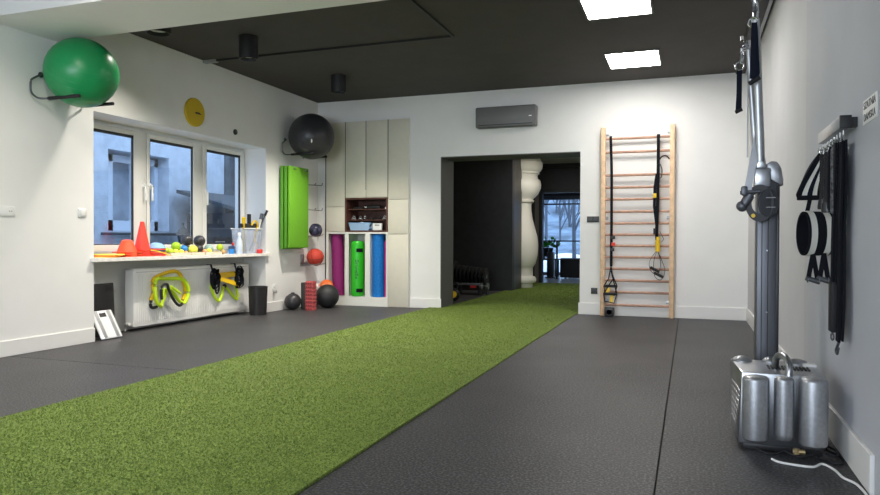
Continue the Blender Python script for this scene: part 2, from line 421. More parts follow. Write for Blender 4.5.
sl.build('pane', mat('dark_window_glass', (.06, .075, .09), .2), hw)
t = thing('drainpipe', 'pale blue drainpipe by the house corner, seen through the right-hand pane', 'pipe', (-8.36, 11.45, -.3))
MB().cyl((-8.37, 11.45, -.3), (-8.37, 11.45, 6), .06).box(-8.5, -8.36, 11.37, 11.53, .9, .94).box(-8.5, -8.36, 11.37, 11.53, 3, 3.04).build('pipe', mat('pipe_blue_grey', (.45, .52, .62), .4), t)
MB().box(-8.95, -8.47, 11.19, 16, -.3, 6).box(-8.47, -8.44, 11.2, 16, 2.9, 3.0).build('side_wall', mat('dark_side_wall', (.10, .11, .12), .8, noise=.3, nscale=5), fc, False)
t = thing('garden_shed', 'low dark shed with a slate roof in the yard behind the right-hand pane', 'shed', (-7.6, 10.6, -.3))
MB().box(-8.3, -7.3, 9.9, 12.6, -.3, 1.45).build('wall', shed_m, t, False)
MB().prism([(-8.4, 1.80), (-7.1, 1.45), (-7.1, 1.51), (-8.4, 1.86)], 'y', 9.75, 12.8).build('roof', slate_m, t, False)
dd = MB().box(-7.3, -7.27, 10.3, 11.2, -.3, 1.3)
for k in range(6): dd.box(-7.27, -7.26, 10.3+.15*k, 10.43+.15*k, -.28, 1.28)
dd.build('door', mat('shed_door_brown', (.09, .075, .065), .6), t, False)
# lantern
t = thing('lantern', 'old metal lantern standing on the outer ledge behind the middle pane', 'lantern', (-5.98, 7.059, .845))
c = (-5.98, 7.059)
L0 = .845
fm = MB().lathe([(0, L0), (.06, L0), (.06, L0+.015), (.04, L0+.02), (0, L0+.02)], (c[0], c[1], 0), 12)
for k in range(6):
    a = k*math.pi/3; fm.cyl((c[0]+.04*math.cos(a), c[1]+.04*math.sin(a), L0+.02), (c[0]+.07*math.cos(a), c[1]+.07*math.sin(a), L0+.21), .004, n=6)
fm.build('frame', slate_m, t)
MB().lathe([(0, L0+.21), (.085, L0+.21), (.08, L0+.225), (.045, L0+.28), (.02, L0+.30), (.012, L0+.33), (.02, L0+.345), (0, L0+.37)], (c[0], c[1], 0), 12).build('cap', slate_m, t)
MB().lathe([(.036, L0+.025), (.064, L0+.205)], (c[0], c[1], 0), 6).build('glass_sides', glassy('lantern_glass', (.35, .38, .42), .1), t)

# trees beyond the far window
def tree(x, y, h, r, seed, label):
    rnd = random.Random(seed); mb = MB()
    def branch(p, d, L, rad, lv):
        q = p + d*L
        mb.cyl(p, q, rad, rad*.55, n=6 if lv < 2 else 4)
        if lv >= 4: return
        for k in range(3 if lv else 11):
            f = rnd.uniform(.3, 1)
            nd = (d + Vector((rnd.uniform(-1, 1), rnd.uniform(-1, 1), rnd.uniform(-.1, .8)))*.75).normalized()
            branch(p + d*L*f, nd, L*rnd.uniform(.25, .45) if lv == 0 else L*rnd.uniform(.45, .65), rad*.5, lv+1)
    t = thing('bare_tree', label, 'tree', (x, y, -.3), 'bare trees beyond the far window')
    branch(Vector((x, y, -.3)), Vector((rnd.uniform(-.05, .05), 0, 1)).normalized(), h, r, 0)
    mb.build('trunk_and_branches', bark_m, t)
tl = [(-5.4, 25.2, 'bare winter tree furthest left beyond the far window'), (-5.6, 28.5, 'slender bare tree behind the potted plant beyond the far window'),
      (-5.6, 32, 'bare tree beyond the far window, rising above the railing post'), (-5.7, 35.5, 'bare tree beyond the far window, behind the heap of snow'),
      (-7.2, 38.8, 'distant bare tree between potted plant and railing post, outside the far window'), (-3.45, 22.2, 'bare winter tree furthest right and nearest beyond the far window'),
      (-8.6, 42, 'thin distant bare tree behind the leftmost tree outside'), (-7.1, 45.5, 'furthest bare tree high on the slope beyond the far window')]
for i, (x, y, lb) in enumerate(tl): tree(x, y, 3.6+.4*(i % 3)+max(0, (y-26)*.2), .055+.02*(i % 2), 11+i, lb)
hill = struct('hillside', MB().prism([(26, -.3), (60, -.3), (60, 7), (46, 5.5), (38, 2.2)], 'x', -60, 40), mat('wooded_hillside', (.16, .21, .27), .95, noise=.45, nscale=.8, detail=8))
hill.name = 'ground.001'
tag(MB().sph((-4.0, 24.0, .0), .75, 20, (1.3, .5, .75)).sph((-3.35, 24.1, -.05), .55, 16, (1.2, .6, .7)).build('snow_heap', snow_w), 'heap of white snow on the ground outside the far window', 'snow')

# ================================================================ FAR ROOM THINGS
t = thing('railing', 'dark metal railing in front of the far window', 'railing', (-3, 17.9, 0))
MB().box(-5.5, -1.0, 17.88, 17.92, .965, 1.0).build('top_rail', black_matte, t)
MB().box(-5.5, -1.0, 17.89, 17.91, .50, .52).build('lower_rail', black_matte, t)
for x in (-5.2, -3.235, -1.4):
    MB().box(x-.022, x+.022, 17.88, 17.92, 0, .965).box(x-.06, x+.06, 17.85, 17.95, 0, .01).build('post', black_matte, t)
t = thing('side_table', 'small dark table holding the potted plant by the far window', 'table', (-3.6, 18.8, 0))
MB().box(-4.0, -3.36, 18.5, 19.1, .46, .50, .005).build('tabletop', black_pl, t)
for x, y in ((-3.96, 18.55), (-3.40, 18.55), (-3.96, 19.05), (-3.40, 19.05)): MB().cyl((x, y, 0), (x, y, .46), .02).build('leg', black_pl, t)
t = thing('tall_planter', 'tall black planter pillar behind the railing post', 'planter', (-3.47, 18.3, 0))
MB().box(-3.56, -3.38, 18.2, 18.4, .02, .68, .01).box(-3.6, -3.34, 18.16, 18.44, 0, .03, .005).build('body', black_pl, t)
MB().box(-3.54, -3.40, 18.22, 18.38, .675, .69).build('soil', mat('soil', (.05, .035, .025), .9), t)
t = thing('potted_plant', 'bright green leafy potted plant standing on the tall black planter', 'plant', (-3.52, 18.3, .69))
MB().lathe([(0, .69), (.05, .69), (.07, .80), (.06, .80), (0, .79)], (-3.47, 18.3, 0), 16).build('pot', black_pl, t)
lf = MB(); rnd = random.Random(3)
for k in range(90):
    c0 = Vector((-3.50, 18.3, .82)); d = Vector((rnd.gauss(0, 1), rnd.gauss(0, 1), abs(rnd.gauss(0, .9)))).normalized()
    p = c0 + d*rnd.uniform(.05, .22); n = Vector((rnd.gauss(0, 1), rnd.gauss(0, 1), rnd.gauss(0, 1))).normalized(); s_ = d.cross(n).normalized()*.035
    a = [lf.bm.verts.new(q) for q in (p, p+d*.05+s_, p+d*.11, p+d*.05-s_)]; lf.bm.faces.new(a)
lf.build('leaves', leaf_m, t, False)
t = thing('monitor', 'small black monitor on the dark side table at the left of the far doorway', 'monitor', (-3.75, 18.7, .5))
MB().box(-3.92, -3.55, 18.68, 18.71, .56, .80, .005).build('screen', black_pl, t)
MB().box(-3.76, -3.71, 18.69, 18.72, .51, .6).box(-3.83, -3.64, 18.64, 18.78, .50, .51).build('stand', black_pl, t)
t = thing('sofa', 'low black sofa seen through the far doorway on the right', 'sofa', (-2.6, 18.4, 0))
MB().box(-3.12, -1.6, 18.2, 18.95, .08, .34, .03).build('seat', black_rub, t)
MB().box(-3.18, -1.6, 18.02, 18.22, .03, .54, .03).build('backrest', black_rub, t)
for x in (-3.12, -1.72): MB().box(x, x+.14, 18.2, 18.95, .08, .46, .03).build('armrest', black_rub, t)
for x, y in ((-3.05, 18.15), (-1.7, 18.15), (-3.05, 18.85), (-1.7, 18.85)): MB().cyl((x, y, 0), (x, y, .08), .02).build('leg', black_pl, t)

# baluster column
prof = [(0, .014), (.27, .014), (.27, .09), (.26, .10), (.33, .115), (.345, .15), (.345, .19), (.32, .235), (.275, .25), (.275, .43), (.29, .45), (.335, .52), (.375, .70), (.385, .90), (.365, 1.08), (.31, 1.28), (.262, 1.46), (.240, 1.62), (.238, 1.74), (.25, 1.78), (.29, 1.80), (.30, 1.835), (.27, 1.85), (.29, 1.88), (.38, 1.97), (.43, 2.08), (.44, 2.16), (.42, 2.25), (.37, 2.30), (.375, 2.325), (.36, 2.34), (.37, 2.375), (.40, 2.39), (.40, 2.43), (.43, 2.45), (.46, 2.50), (.47, 2.55), (.47, 2.63), (.44, 2.66), (.40, 2.755), (0, 2.755)]
t = thing('baluster_column', 'white turned baluster column at the far end of the green turf', 'column', (-3.37, 14.3, 0))
MB().lathe([p for p in prof if p[1] <= .25] + [(0, .25)], (-3.37, 14.3, 0), 40).build('base', plaster_m, t)
MB().lathe([(0, .25)] + [p for p in prof if .25 <= p[1] <= 1.85] + [(0, 1.85)], (-3.37, 14.3, 0), 40).build('shaft', plaster_m, t)
MB().lathe([(0, 1.85)] + [p for p in prof if p[1] >= 1.85], (-3.37, 14.3, 0), 40).build('capital', plaster_m, t)
t = thing('ceiling_downlight', 'flat round dark downlight in the pale ceiling beyond the opening', 'lamp', (-2.70, 14.5, 2.755))
MB().lathe([(0, 2.735), (.07, 2.735), (.09, 2.74), (.095, 2.755), (0, 2.755)], (-2.70, 14.5, 0), 24).build('housing', black_pl, t)
area('hall_downlight', (-2.4, 13.0, 2.70), (0, 0, 0), .25, .25, 26, (1, .93, .82))

# barbell, plates, rack in the dark niche
t = thing('weight_rack', 'low grey weight rack on the floor inside the dark opening', 'rack', (-3.9, 12.3, 0))
MB().box(-4.6, -3.55, 12.10, 12.14, .17, .215, .003).build('front_rail', mat('rack_grey', (.16, .17, .18), .4, .5), t)
MB().box(-4.6, -3.55, 12.46, 12.50, .17, .215, .003).build('rear_rail', mat('rack_grey', (.1, .1, .1)), t)
for x in (-4.55, -4.1, -3.6): MB().box(x-.02, x+.02, 12.06, 12.54, 0, .17, .003).build('foot', black_matte, t)
MB().box(-3.78, -3.66, 12.085, 12.10, .125, .17).build('red_label', red_m, t)
plates = ['large black weight plate at the left end of the low rack'] + [s + ' from the left on the low grey rack' for s in ('second black plate', 'third black plate', 'fourth black plate', 'fifth black plate', 'sixth black plate', 'seventh black plate', 'eighth black plate', 'ninth black plate')]
for i, lb in enumerate(plates):
    x = -4.13 + i*.074; r_ = .225 if i == 0 else .19-.004*i; z = .215 + r_ - .05
    t = thing('weight_plate', lb, 'weight plate', (x, 12.3, z), 'weight plates on the low rack')
    MB().lathe([(.022, -.014), (.06, -.018), (.07, -.012), (r_*.82, -.010), (r_*.87, -.018), (r_, -.016), (r_, .016), (r_*.87, .018), (r_*.82, .010), (.07, .012), (.06, .018), (.022, .014)], (x, 12.3, z), 32, 'x').build('disc', black_rub, t)
    MB().lathe([(.022, -.016), (.034, -.0195), (.034, .0195), (.022, .016), (.022, -.016)], (x, 12.3, z), 20, 'x').build('hub', steel, t)
t = thing('dumbbell', 'short chrome dumbbell at the right end of the weight rack', 'dumbbell', (-3.55, 12.2, .1))
MB().cyl((-3.56, 12.0, .17), (-3.40, 12.0, .17), .016).build('handle', chrome, t)
for x in (-3.54, -3.42): MB().cyl((x-.018, 12.0, .17), (x+.018, 12.0, .17), .06).build('end_weight', steel, t)
for x in (-3.54, -3.42): MB().box(x-.018, x+.018, 11.95, 12.05, 0, .115).build('cradle_block', black_matte, t)
t = thing('yellow_end_kettlebell', 'black kettlebell with a yellow end disc just inside the dark jamb', 'kettlebell', (-3.60, 10.7, 0))
t.name = 'kettlebell'
MB().sph((-3.63, 10.7, .11), .11, 20).build('bell', black_rub, t)
MB().tube(smooth_path([(-3.70, 10.7, .18), (-3.70, 10.7, .27), (-3.63, 10.7, .30), (-3.56, 10.7, .27), (-3.56, 10.7, .18)]), .015).build('handle', black_rub, t)
MB().cyl((-3.60, 10.61, .12), (-3.59, 10.58, .12), .055).build('end_disc', yellow_m, t)

# ================================================================ TURF
tf = MB()
tf.box(-3.565, -1.44, -3, YB-.001, -.011, .014, .004).box(OX0+.014, OX1-.002, YB-.002, 13.95, -.011, .0135, .003).box(-3.62, -1.40, 13.95, 15.94, -.011, .0135, .003)
turf = tag(tf.build('turf_strip', turf_m), 'long bright green artificial turf lane running through the opening', 'turf')
rt = random.Random(21); V = []; Fc = []
for i in range(260000):
    u_ = rt.random(); y = 1.2 * (15.9/1.2) ** u_ if i % 5 else rt.uniform(1.2, 15.9)
    x0_, x1_ = (-3.563, -1.442) if y < 9.45 else (OX0+.02, OX1-.01)
    x = rt.uniform(x0_, x1_)
    if y > 9 and (x+3.37)**2 + (y-14.3)**2 < .13: continue
    a = rt.uniform(0, 6.283); wd = .0022 + .0006*y*.35; h = rt.uniform(.004, .012); lx, ly = rt.gauss(0, .006), rt.gauss(0, .006)
    ca, sa = wd*math.cos(a), wd*math.sin(a); n_ = len(V)
    V += [(x-ca, y-sa, .013), (x+ca, y+sa, .013), (x+lx, y+ly, .013+h)]; Fc.append((n_, n_+1, n_+2))
me = bpy.data.meshes.new('grass_blades'); me.from_pydata(V, [], Fc); me.materials.append(turf_m)
gb = bpy.data.objects.new('grass_blades', me); COL.objects.link(gb); gb.parent = turf; gb['kind'] = 'stuff'

# ================================================================ LEFT WALL
def bracket(name, label, c, r, z, x_wall=XL):
    """two-arm wall bracket that carries a gym ball"""
    t = thing(name, label, 'bracket', (x_wall, c, z))
    for s_ in (-1, 1):
        y = c + s_*r
        MB().tube(smooth_path([(x_wall+.002, y-s_*.02, z+.22), (x_wall+.035, y+s_*.0, z+.215), (x_wall+.04, y+s_*.085, z+.165), (x_wall+.04, y+s_*.11, z+.13), (x_wall+.04, y+s_*.105, z+.04), (x_wall+.05, y+s_*.05, z), (x_wall+.10, y, z)], 4) + [(x_wall+.46, y, z)], .009, 8, (0, .3, 1)).cyl((x_wall, y-s_*.02, z+.22), (x_wall+.006, y-s_*.02, z+.22), .025).build('arm', gunmetal, t)
        MB().cyl((x_wall+.12, y, z), (x_wall+.475, y, z), .016, n=12).build('foam_grip', black_rub, t)
    return t
# green ball
def gym_ball(name, label, c, r, m, valve):
    t = thing(name, label, 'ball', (c[0], c[1], c[2]-r))
    mb = MB(); n = 48; rows = []
    prof = [(r*math.sin(math.pi*k/48)*(1+.0), -r*math.cos(math.pi*k/48)) for k in range(49)]
    q = Matrix.Rotation(R(25), 4, 'X') @ Matrix.Rotation(R(35), 4, 'Y')
    prof[0] = (0, -r); prof[-1] = (0, r)
    mb.lathe(prof, c, 64, mtx=Matrix.Translation(c) @ q); mb.build('ball_skin', m, t)
    gr = MB()
    for k in (-6, -4, -2, 0, 2, 4, 6):
        zz = r*math.sin(k*.09); rr_ = math.sqrt(r*r-zz*zz)+.0005
        gr.torus(Vector(c) + q.to_3x3() @ Vector((0, 0, zz)), rr_, .0012, q.to_3x3() @ Vector((0, 0, 1)), 64, 4)
    gr.build('grip_rings', m, t)
    if valve:
        p = Vector(c) + Vector(valve).normalized()*r
        MB().sph(p, .02, 12, (.6, .6, 1.6)).build('valve_patch', white_pl, t)
    return t
gym_ball('gym_ball', 'large green gym ball resting on its wall bracket under the white beam', (-5.125, 4.74, 2.483), .305, ball_green, None)
bracket('ball_bracket', 'grey wall bracket with black grips under the green gym ball', 4.75, .185, 2.236)
gym_ball('gym_ball', 'large black gym ball on its wall bracket in the far left corner', (-5.105, 8.70, 2.476), .325, ball_black, (.5, -.85, -.32))
bracket('ball_bracket', 'black-gripped wall bracket under the black gym ball', 8.70, .19, 2.205)

# clock
t = thing('wall_clock', 'round mustard yellow wall clock above the window', 'clock', (XL, 6.60, 2.474))
MB().lathe([(0, 0), (.155, 0), (.165, .006), (.165, .026), (.158, .033), (0, .033)], (XL, 6.60, 2.474), 48, 'x').build('face', yellow_clock, t)
MB().box(XL+.034, XL+.037, 6.60, 6.695, 2.458, 2.468).build('minute_hand', black_pl, t)
MB().box(XL+.037, XL+.040, 6.60, 6.665, 2.466, 2.478).cyl((XL+.033, 6.6, 2.468), (XL+.042, 6.6, 2.468), .009).build('hour_hand', black_pl, t)
t = thing('blanking_disc', 'small black oval cap on the wall right of the yellow clock', 'wall fitting', (XL, 7.38, 2.362))
MB().lathe([(0, 0), (.036, 0), (.034, .015), (.02, .022), (0, .022)], (XL, 7.38, 2.362), 20, 'x').build('disc', black_pl, t)
MB().cyl((XL+.02, 7.38, 2.362), (XL+.03, 7.38, 2.362), .010).build('screw', gunmetal, t)
# switches
def outlet(x, y, z, wd, label, kind, double=False, m=None):
    m = m or white_pl
    t = thing('wall_' + kind, label, kind, (x, y, z))
    MB().box(x, x+.012, y-wd/2, y+wd/2, z-.042, z+.042, .004).build('plate', m, t)
    if kind == 'socket':
        MB().lathe([(.030, .0121), (.034, .0135), (.038, .0121)], (x, y+wd/2-.045, z), 20, 'x').build('rim', m, t)
        MB().cyl((x+.012, y+wd/2-.055, z), (x+.0126, y+wd/2-.055, z), .004, n=8).cyl((x+.012, y+wd/2-.035, z), (x+.0126, y+wd/2-.035, z), .004, n=8).build('pin_hole', dark_gap, t)
    else: MB().box(x+.012, x+.019, y-.028, y+.028, z-.03, z+.03, .004).build('rocker', m, t)
    return t
outlet(XL, 4.245, 1.232, .17, 'white double wall socket at the left edge of the photo', 'socket')
outlet(XL, 5.028, 1.245, .09, 'white light switch on the wall just left of the window niche', 'switch')
t = outlet(XL, 8.26, .33, .08, 'white wall socket low beside the black wire bin', 'socket')
MB().cyl((XL+.012, 8.245, .27), (XL+.05, 8.245, .27), .02).build('plug', grey_pl, t)

# green mats hung as a stack
for i, (x0, x1, lb) in enumerate([(XL+.03, XL+.07, 'green exercise mat at the back of the hanging stack, against the wall'), (XL+.085, XL+.125, 'middle green exercise mat of the hanging stack'), (XL+.14, XL+.18, 'front green exercise mat of the hanging stack with two dark eyelets')]):
    y0, y1 = 8.33+.005*i, 8.885-.01*(2-i)
    y0 = 8.36 + .01*i
    zt, zb = 2.035, .865 + .008*i
    t = thing('exercise_mat', lb, 'mat', (x0, 8.8, zb), 'green mats hanging on the left wall')
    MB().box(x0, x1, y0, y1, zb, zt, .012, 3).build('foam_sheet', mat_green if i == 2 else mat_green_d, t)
    MB().box(x1, x1+.001, y0+.09, y0+.17, zt-.045, zt-.037).box(x1, x1+.001, y1-.09, y1-.02, zt-.045, zt-.037).box(x1, x1+.001, y1-.05, y1-.035, zt-.045, zt-.02).build('eyelet', black_pl, t)
t = thing('mat_rail', 'thin steel hooks carrying the hanging green mats', 'hook', (XL, 8.8, 1.98))
for y in (8.47, 8.76): MB().tube([(XL, y, 1.995), (XL+.20, y, 1.995), (XL+.205, y, 2.02)], .006, 6, (0, 1, 0)).build('hook', steel, t)
# small double hooks
def whook(y, z, label):
    t = thing('wall_hook', label, 'hook', (XL, y, z), 'steel hooks on the left wall by the corner')
    MB().box(XL, XL+.006, y-.015, y+.015, z-.03, z+.03, .002).build('plate', gunmetal, t)
    MB().tube([(XL+.005, y, z+.01), (XL+.16, y, z), (XL+.25, y, z-.01)] + smooth_path([(XL+.27, y, z), (XL+.275, y, z+.03)], 3), .006, 6, (0, 1, 0)).build('prong', gunmetal, t)
    MB().tube([(XL+.14, y, z), (XL+.165, y, z+.03)], .005, 6, (0, 1, 0)).build('barb', gunmetal, t)
whook(9.12, 1.815, 'empty steel wall hook beside the top of the green mats')
whook(9.12, 1.44, 'empty steel wall hook above the dark patterned ball')
# balls on the wall
t = thing('ball_holder', 'small steel wall holder under the dark patterned ball', 'bracket', (XL, 9.105, 1.03))
MB().box(XL, XL+.006, 9.03, 9.18, 1.02, 1.10, .002).tube([(XL, 9.05, 1.052), (XL+.22, 9.05, 1.052), (XL+.27, 9.05, 1.08)], .006).tube([(XL, 9.16, 1.052), (XL+.22, 9.16, 1.052), (XL+.27, 9.16, 1.08)], .006).build('rods', steel, t)
t = thing('medicine_ball', 'dark blue and black patterned ball held on the wall above the basketball', 'ball', (XL+.17, 9.105, 1.04))
MB().sph((XL+.17, 9.105, 1.14), .10, 28).build('ball_skin', mat('dark_patterned_rubber', (.015, .018, .04), .3, col2=(.10, .09, .17), nscale=9), t)
mb = MB()
for k in range(4): mb.torus((XL+.17, 9.105, 1.14), .1002, .0025, (math.cos(k*.8), math.sin(k*.8), .3), 40, 5)
mb.build('seams', black_rub, t)
t = thing('ball_holder', 'small steel wall holder carrying the basketball', 'bracket', (XL, 9.09, .62))
MB().box(XL, XL+.006, 8.94, 9.24, .60, .66, .002).box(XL+.006, XL+.035, 8.95, 9.0, .66, .78, .003).tube([(XL, 9.01, .627), (XL+.22, 9.01, .627), (XL+.29, 9.01, .645)], .007).tube([(XL, 9.175, .627), (XL+.22, 9.175, .627), (XL+.29, 9.175, .645)], .007).build('rods', steel, t)
t = thing('basketball', 'orange-red basketball held on the left wall near the corner', 'basketball', (XL+.17, 9.094, .608))
bc = (XL+.17, 9.094, .737)
MB().sph(bc, .129, 32).build('ball_skin', basket_m, t)
MB().torus(bc, .1292, .0022, (1, .1, .25), 48, 5).torus(bc, .1292, .0022, (.1, -.3, 1), 48, 5).torus(bc, .1292, .0022, (.2, 1, .3), 48, 5).build('seams', black_rub, t)

# floor things in the corner
def ball_on_floor(name, label, x, y, r, m, extra=None):
    t = thing(name, label, 'ball', (x, y, 0)); MB().sph((x, y, r), r, 32).build('ball_skin', m, t)
    return t
t = ball_on_floor('medicine_ball', 'small shiny black ball on the floor left of the red step blocks', -5.30, 8.52, .118, ball_black)
MB().lathe([(0, .225), (.03, .228), (.025, .245), (0, .247)], (-5.30, 8.52, 0), 16).build('plug', black_rub, t)
t = thing('foam_roller', 'upright dark grey foam roller beside the red blocks', 'foam roller', (-5.16, 8.68, 0))
MB().lathe([(.02, .001), (.052, .001), (.056, .006), (.056, .374), (.052, .38), (.02, .38), (.02, .001)], (-5.205, 8.69, 0), 28).build('tube', mat('charcoal_foam', (.028, .028, .026), .8), t)
redbrick = mat('dusty_red_plastic', (.50, .085, .085), .55)
for k in range(8):
    z = k*.0515
    t = thing('step_block', ['bottom', 'second', 'third', 'fourth', 'fifth', 'sixth', 'seventh', 'top'][k] + ' dusty red flat block of the low stack' + (' counting up from the floor' if 0 < k < 7 else ' beside the black ball'), 'block', (-5.03, 8.57, z), 'stacked red blocks in the corner')
    MB().box(-5.088, -4.972, 8.50, 8.62, z+.001, z+.044, .005).build('body', redbrick, t)
    mb = MB()
    for j in range(3): mb.box(-5.080+.036*j, -5.054+.036*j, 8.4985, 8.501, z+.012, z+.032)
    mb.build('slot', mat('slot_dark_red', (.20, .025, .03), .7), t)
    MB().box(-5.08, -4.98, 8.51, 8.61, z+.044, z+.0515).build('lip', redbrick, t)
ball_on_floor('medicine_ball', 'big matt black ball on the floor in front of the magenta roll', -4.985, 8.95, .172, mat('matt_black_rubber', (.020, .020, .021), .5, bump=.3, bscale=150))
t = thing('ball_stand', 'low dark stand behind the big black ball holding two coloured balls', 'stand', (-5.15, 9.2, 0))
MB().box(-5.41, -5.07, 9.15, 9.37, .17, .19).build('shelf', black_pl, t)
for x, y in ((-5.39, 9.16), (-5.09, 9.16), (-5.39, 9.36), (-5.09, 9.36)): MB().cyl((x, y, 0), (x, y, .17), .01).build('leg', black_pl, t)
def pball(label, c, r, m1, m2, z0):
    t = thing('soccer_ball', label, 'ball', (c[0], c[1], z0)); MB().sph(c, r, 28).build('ball_skin', m1, t)
    mb = MB(); q = Vector(c)
    for d in [(0, -1, .2), (.8, -.4, .4), (-.8, -.5, .3), (0, -.3, 1), (.4, -.7, -.7), (-.5, -.5, -.7)]:
        d = Vector(d).normalized(); mb.lathe([(0, r*1.004), (r*.30, r*.962), (r*.31, r*.93)], c, 5, mtx=Matrix.Translation(c) @ d.to_track_quat('Z', 'Y').to_matrix().to_4x4())
    mb.build('patches', m2, t)
pball('white ball with red patches on the stand behind the red blocks', (-5.345, 9.26, .275), .085, white_pl, red_m, .19)
pball('bright orange ball with pale seams on the stand behind the big black ball', (-5.165, 9.25, .293), .103, mat('bright_orange_rubber', (.85, .16, .02), .5), mat('pale_orange', (.9, .4, .2), .5), .19)

# scales
def scale_obj(name, label, y0, y1, x_b, z_len, lean, m, marks):
    t = thing(name, label, 'scale', (x_b, (y0+y1)/2, 0))
    rot = Matrix.Translation((x_b, 0, .002)) @ Matrix.Rotation(lean, 4, 'Y')
    MB().box(0, .022, y0, y1, 0, z_len, .012, 3, rot).build('plate', m, t)
    marks(t, rot, y0, y1, z_len)
def m1(t, rot, y0, y1, L):
    MB().box(.022, .0235, y1-.10, y1-.03, L-.09, L-.03, 0, 2, rot).build('display', black_pl, t)
def m2(t, rot, y0, y1, L):
    for y in (y0+.035, y1-.075): MB().box(.022, .0235, y, y+.04, .01, L-.01, 0, 2, rot).build('metal_strip', steel, t)
    MB().box(.022, .024, (y0+y1)/2-.045, (y0+y1)/2+.035, L-.075, L-.03, 0, 2, rot).build('display', scale_dark, t)
scale_obj('bathroom_scale', 'tall dark glass scale standing upright behind the white one', 5.36, 5.64, -5.66, .54, R(-3), scale_dark, m1)
scale_obj('bathroom_scale', 'white glass bathroom scale with silver strips leaning beside the radiator', 5.235, 5.50, -5.425, .31, R(-30), scale_white, m2)

# radiator
t = thing('radiator', 'long white panel radiator under the window', 'radiator', (-5.66, 6.9, .06))
ry0, ry1, rz0, rz1, rx = 5.865, 7.93, .045, .672, -5.62
MB().box(rx-.02, rx, ry0, ry1, rz0, rz1, .008).build('front_panel', mat('radiator_white', (.90, .89, .85), .35), t)
mb = MB(); n = 62
for k in range(n):
    y = ry0+.04+(ry1-ry0-.08)*(k+.5)/n; mb.box(rx-.002, rx+.004, y-.010, y+.010, rz0+.045, rz1-.055, .003, 1)
mb.build('ribs', mat('radiator_white', ()), t)
MB().box(rx-.10, rx-.02, ry0+.01, ry1-.01, rz0+.02, rz1-.02).build('convector', mat('radiator_white', ()), t)
mb = MB().box(rx-.11, rx-.018, ry0-.004, ry1+.004, rz1-.012, rz1+.006, .003)
mb.build('top_grille', mat('radiator_white', ()), t)
for y in (ry0-.004, ry1): MB().box(rx-.11, rx-.005, y, y+.004, rz0+.01, rz1, 0).build('side_cover', mat('radiator_white', ()), t)
mb = MB()
for k in range(60):
    y = ry0+.05+(ry1-ry0-.1)*k/59; mb.box(rx-.001, rx+.0015, y-.008, y+.008, rz1-.038, rz1-.032)
mb.build('vent_slots', mat('slot_grey', (.25, .24, .22), .7), t)
MB().tube(smooth_path([(rx-.06, ry1, rz1-.04), (rx-.06, ry1+.05, rz1-.04), (rx-.06, ry1+.06, rz1-.06)], 4) + [(rx-.06, ry1+.06, .012)], .009).build('pipe', white_pl, t)
MB().tube([(rx-.06, ry0, rz0+.04), (rx-.06, ry0-.06, rz0+.04), (rx-.06, ry0-.06, .012)], .010).cyl((rx-.06, ry0-.04, rz0+.04), (rx-.02, ry0-.04, rz0+.04), .016).build('valve', white_pl, t)
for y in (6.2, 7.5): MB().box(NX, rx-.10, y-.02, y+.02, .2, .5).build('wall_bracket', white_pl, t)
# cut-out hurdles hung on the radiator
def rtube(pts, r, x0): return [(x0+dx, y, z) for (dx, y, z) in pts]
# px helper values were measured on the radiator front (y, z)
def hank(name, label, group=None): return thing(name, label, 'training hurdle', (rx+.03, 6.3, .6), group)
X0, X1, X2 = rx+.025, rx+.07, rx+.11
def yz(x, P): return [(x, y, z) for y, z in P]
t = hank('training_hurdle', 'orange-yellow folded hurdle at the back of the left bundle on the radiator')
MB().tube(smooth_path(yz(X0, [(6.092, .321), (6.13, .419), (6.115, .521), (6.169, .574), (6.311, .613), (6.459, .63), (6.543, .597), (6.600, .516), (6.64, .43), (6.632, .335), (6.60, .285)]), 4), .021).build('frame', yellow_m, t)
MB().tube(smooth_path(yz(X0, [(6.092, .322), (6.085, .27), (6.11, .238), (6.18, .241)]), 4), .017).build('foot', black_pl, t)
t = hank('training_hurdle', 'lime-yellow hurdle at the front of the left bundle on the radiator')
MB().tube(smooth_path(yz(X1, [(6.205, .245), (6.135, .296), (6.104, .411), (6.112, .522), (6.151, .559), (6.261, .553), (6.507, .541), (6.583, .507), (6.644, .409), (6.626, .315), (6.566, .254), (6.49, .284), (6.406, .366), (6.341, .434)]), 4), .021).build('frame', lime_m, t)
MB().tube(smooth_path(yz(X1, [(6.284, .438), (6.244, .344), (6.197, .257)]), 4), .018).build('lower_leg', lime_m, t)
t = hank('training_hurdle', 'short lime and black hurdle legs folded in the middle of the left bundle')
MB().tube(yz(X2, [(6.303, .466), (6.46, .375)]), .015).build('leg', lime_m, t)
MB().tube(yz(X2, [(6.20, .45), (6.176, .373)]), .014).build('leg', lime_m, t)
MB().tube(smooth_path(yz(X2, [(6.16, .329), (6.16, .464), (6.239, .493), (6.271, .434), (6.319, .351), (6.393, .265), (6.451, .236), (6.493, .256)]), 4), .016).build('feet', black_pl, t)
t = hank('training_hurdle', 'lime W-shaped hurdle hanging lowest in the right bundle on the radiator')
MB().tube(smooth_path(yz(X0, [(7.112, .45), (7.112, .40), (7.151, .323), (7.209, .249), (7.269, .219), (7.319, .286), (7.349, .374), (7.386, .397), (7.473, .327), (7.589, .232), (7.643, .215), (7.647, .275), (7.61, .364), (7.60, .45)]), 4), .017).build('frame', lime_m, t)
MB().sph((X0, 7.375, .40), .028, 12).build('joint', black_pl, t)
t = thing('agility_ladder', 'yellow-orange flat-slat agility ladder with black straps hung on the radiator', 'agility ladder', (rx+.06, 7.35, .5))
X3 = X1
for a, b in (((X3, 7.09, .555), (X3, 7.60, .564)), ((X3+.02, 7.20, .53), (X3+.02, 7.58, .545)), ((X3+.03, 7.20, .50), (X3+.03, 7.57, .405)), ((X3+.01, 7.18, .515), (X3+.01, 7.56, .43))):
    MB().strap([a, b], .045, .008, (0, 0, 1)).build('slat', yellow_m, t)
rnd = random.Random(5)
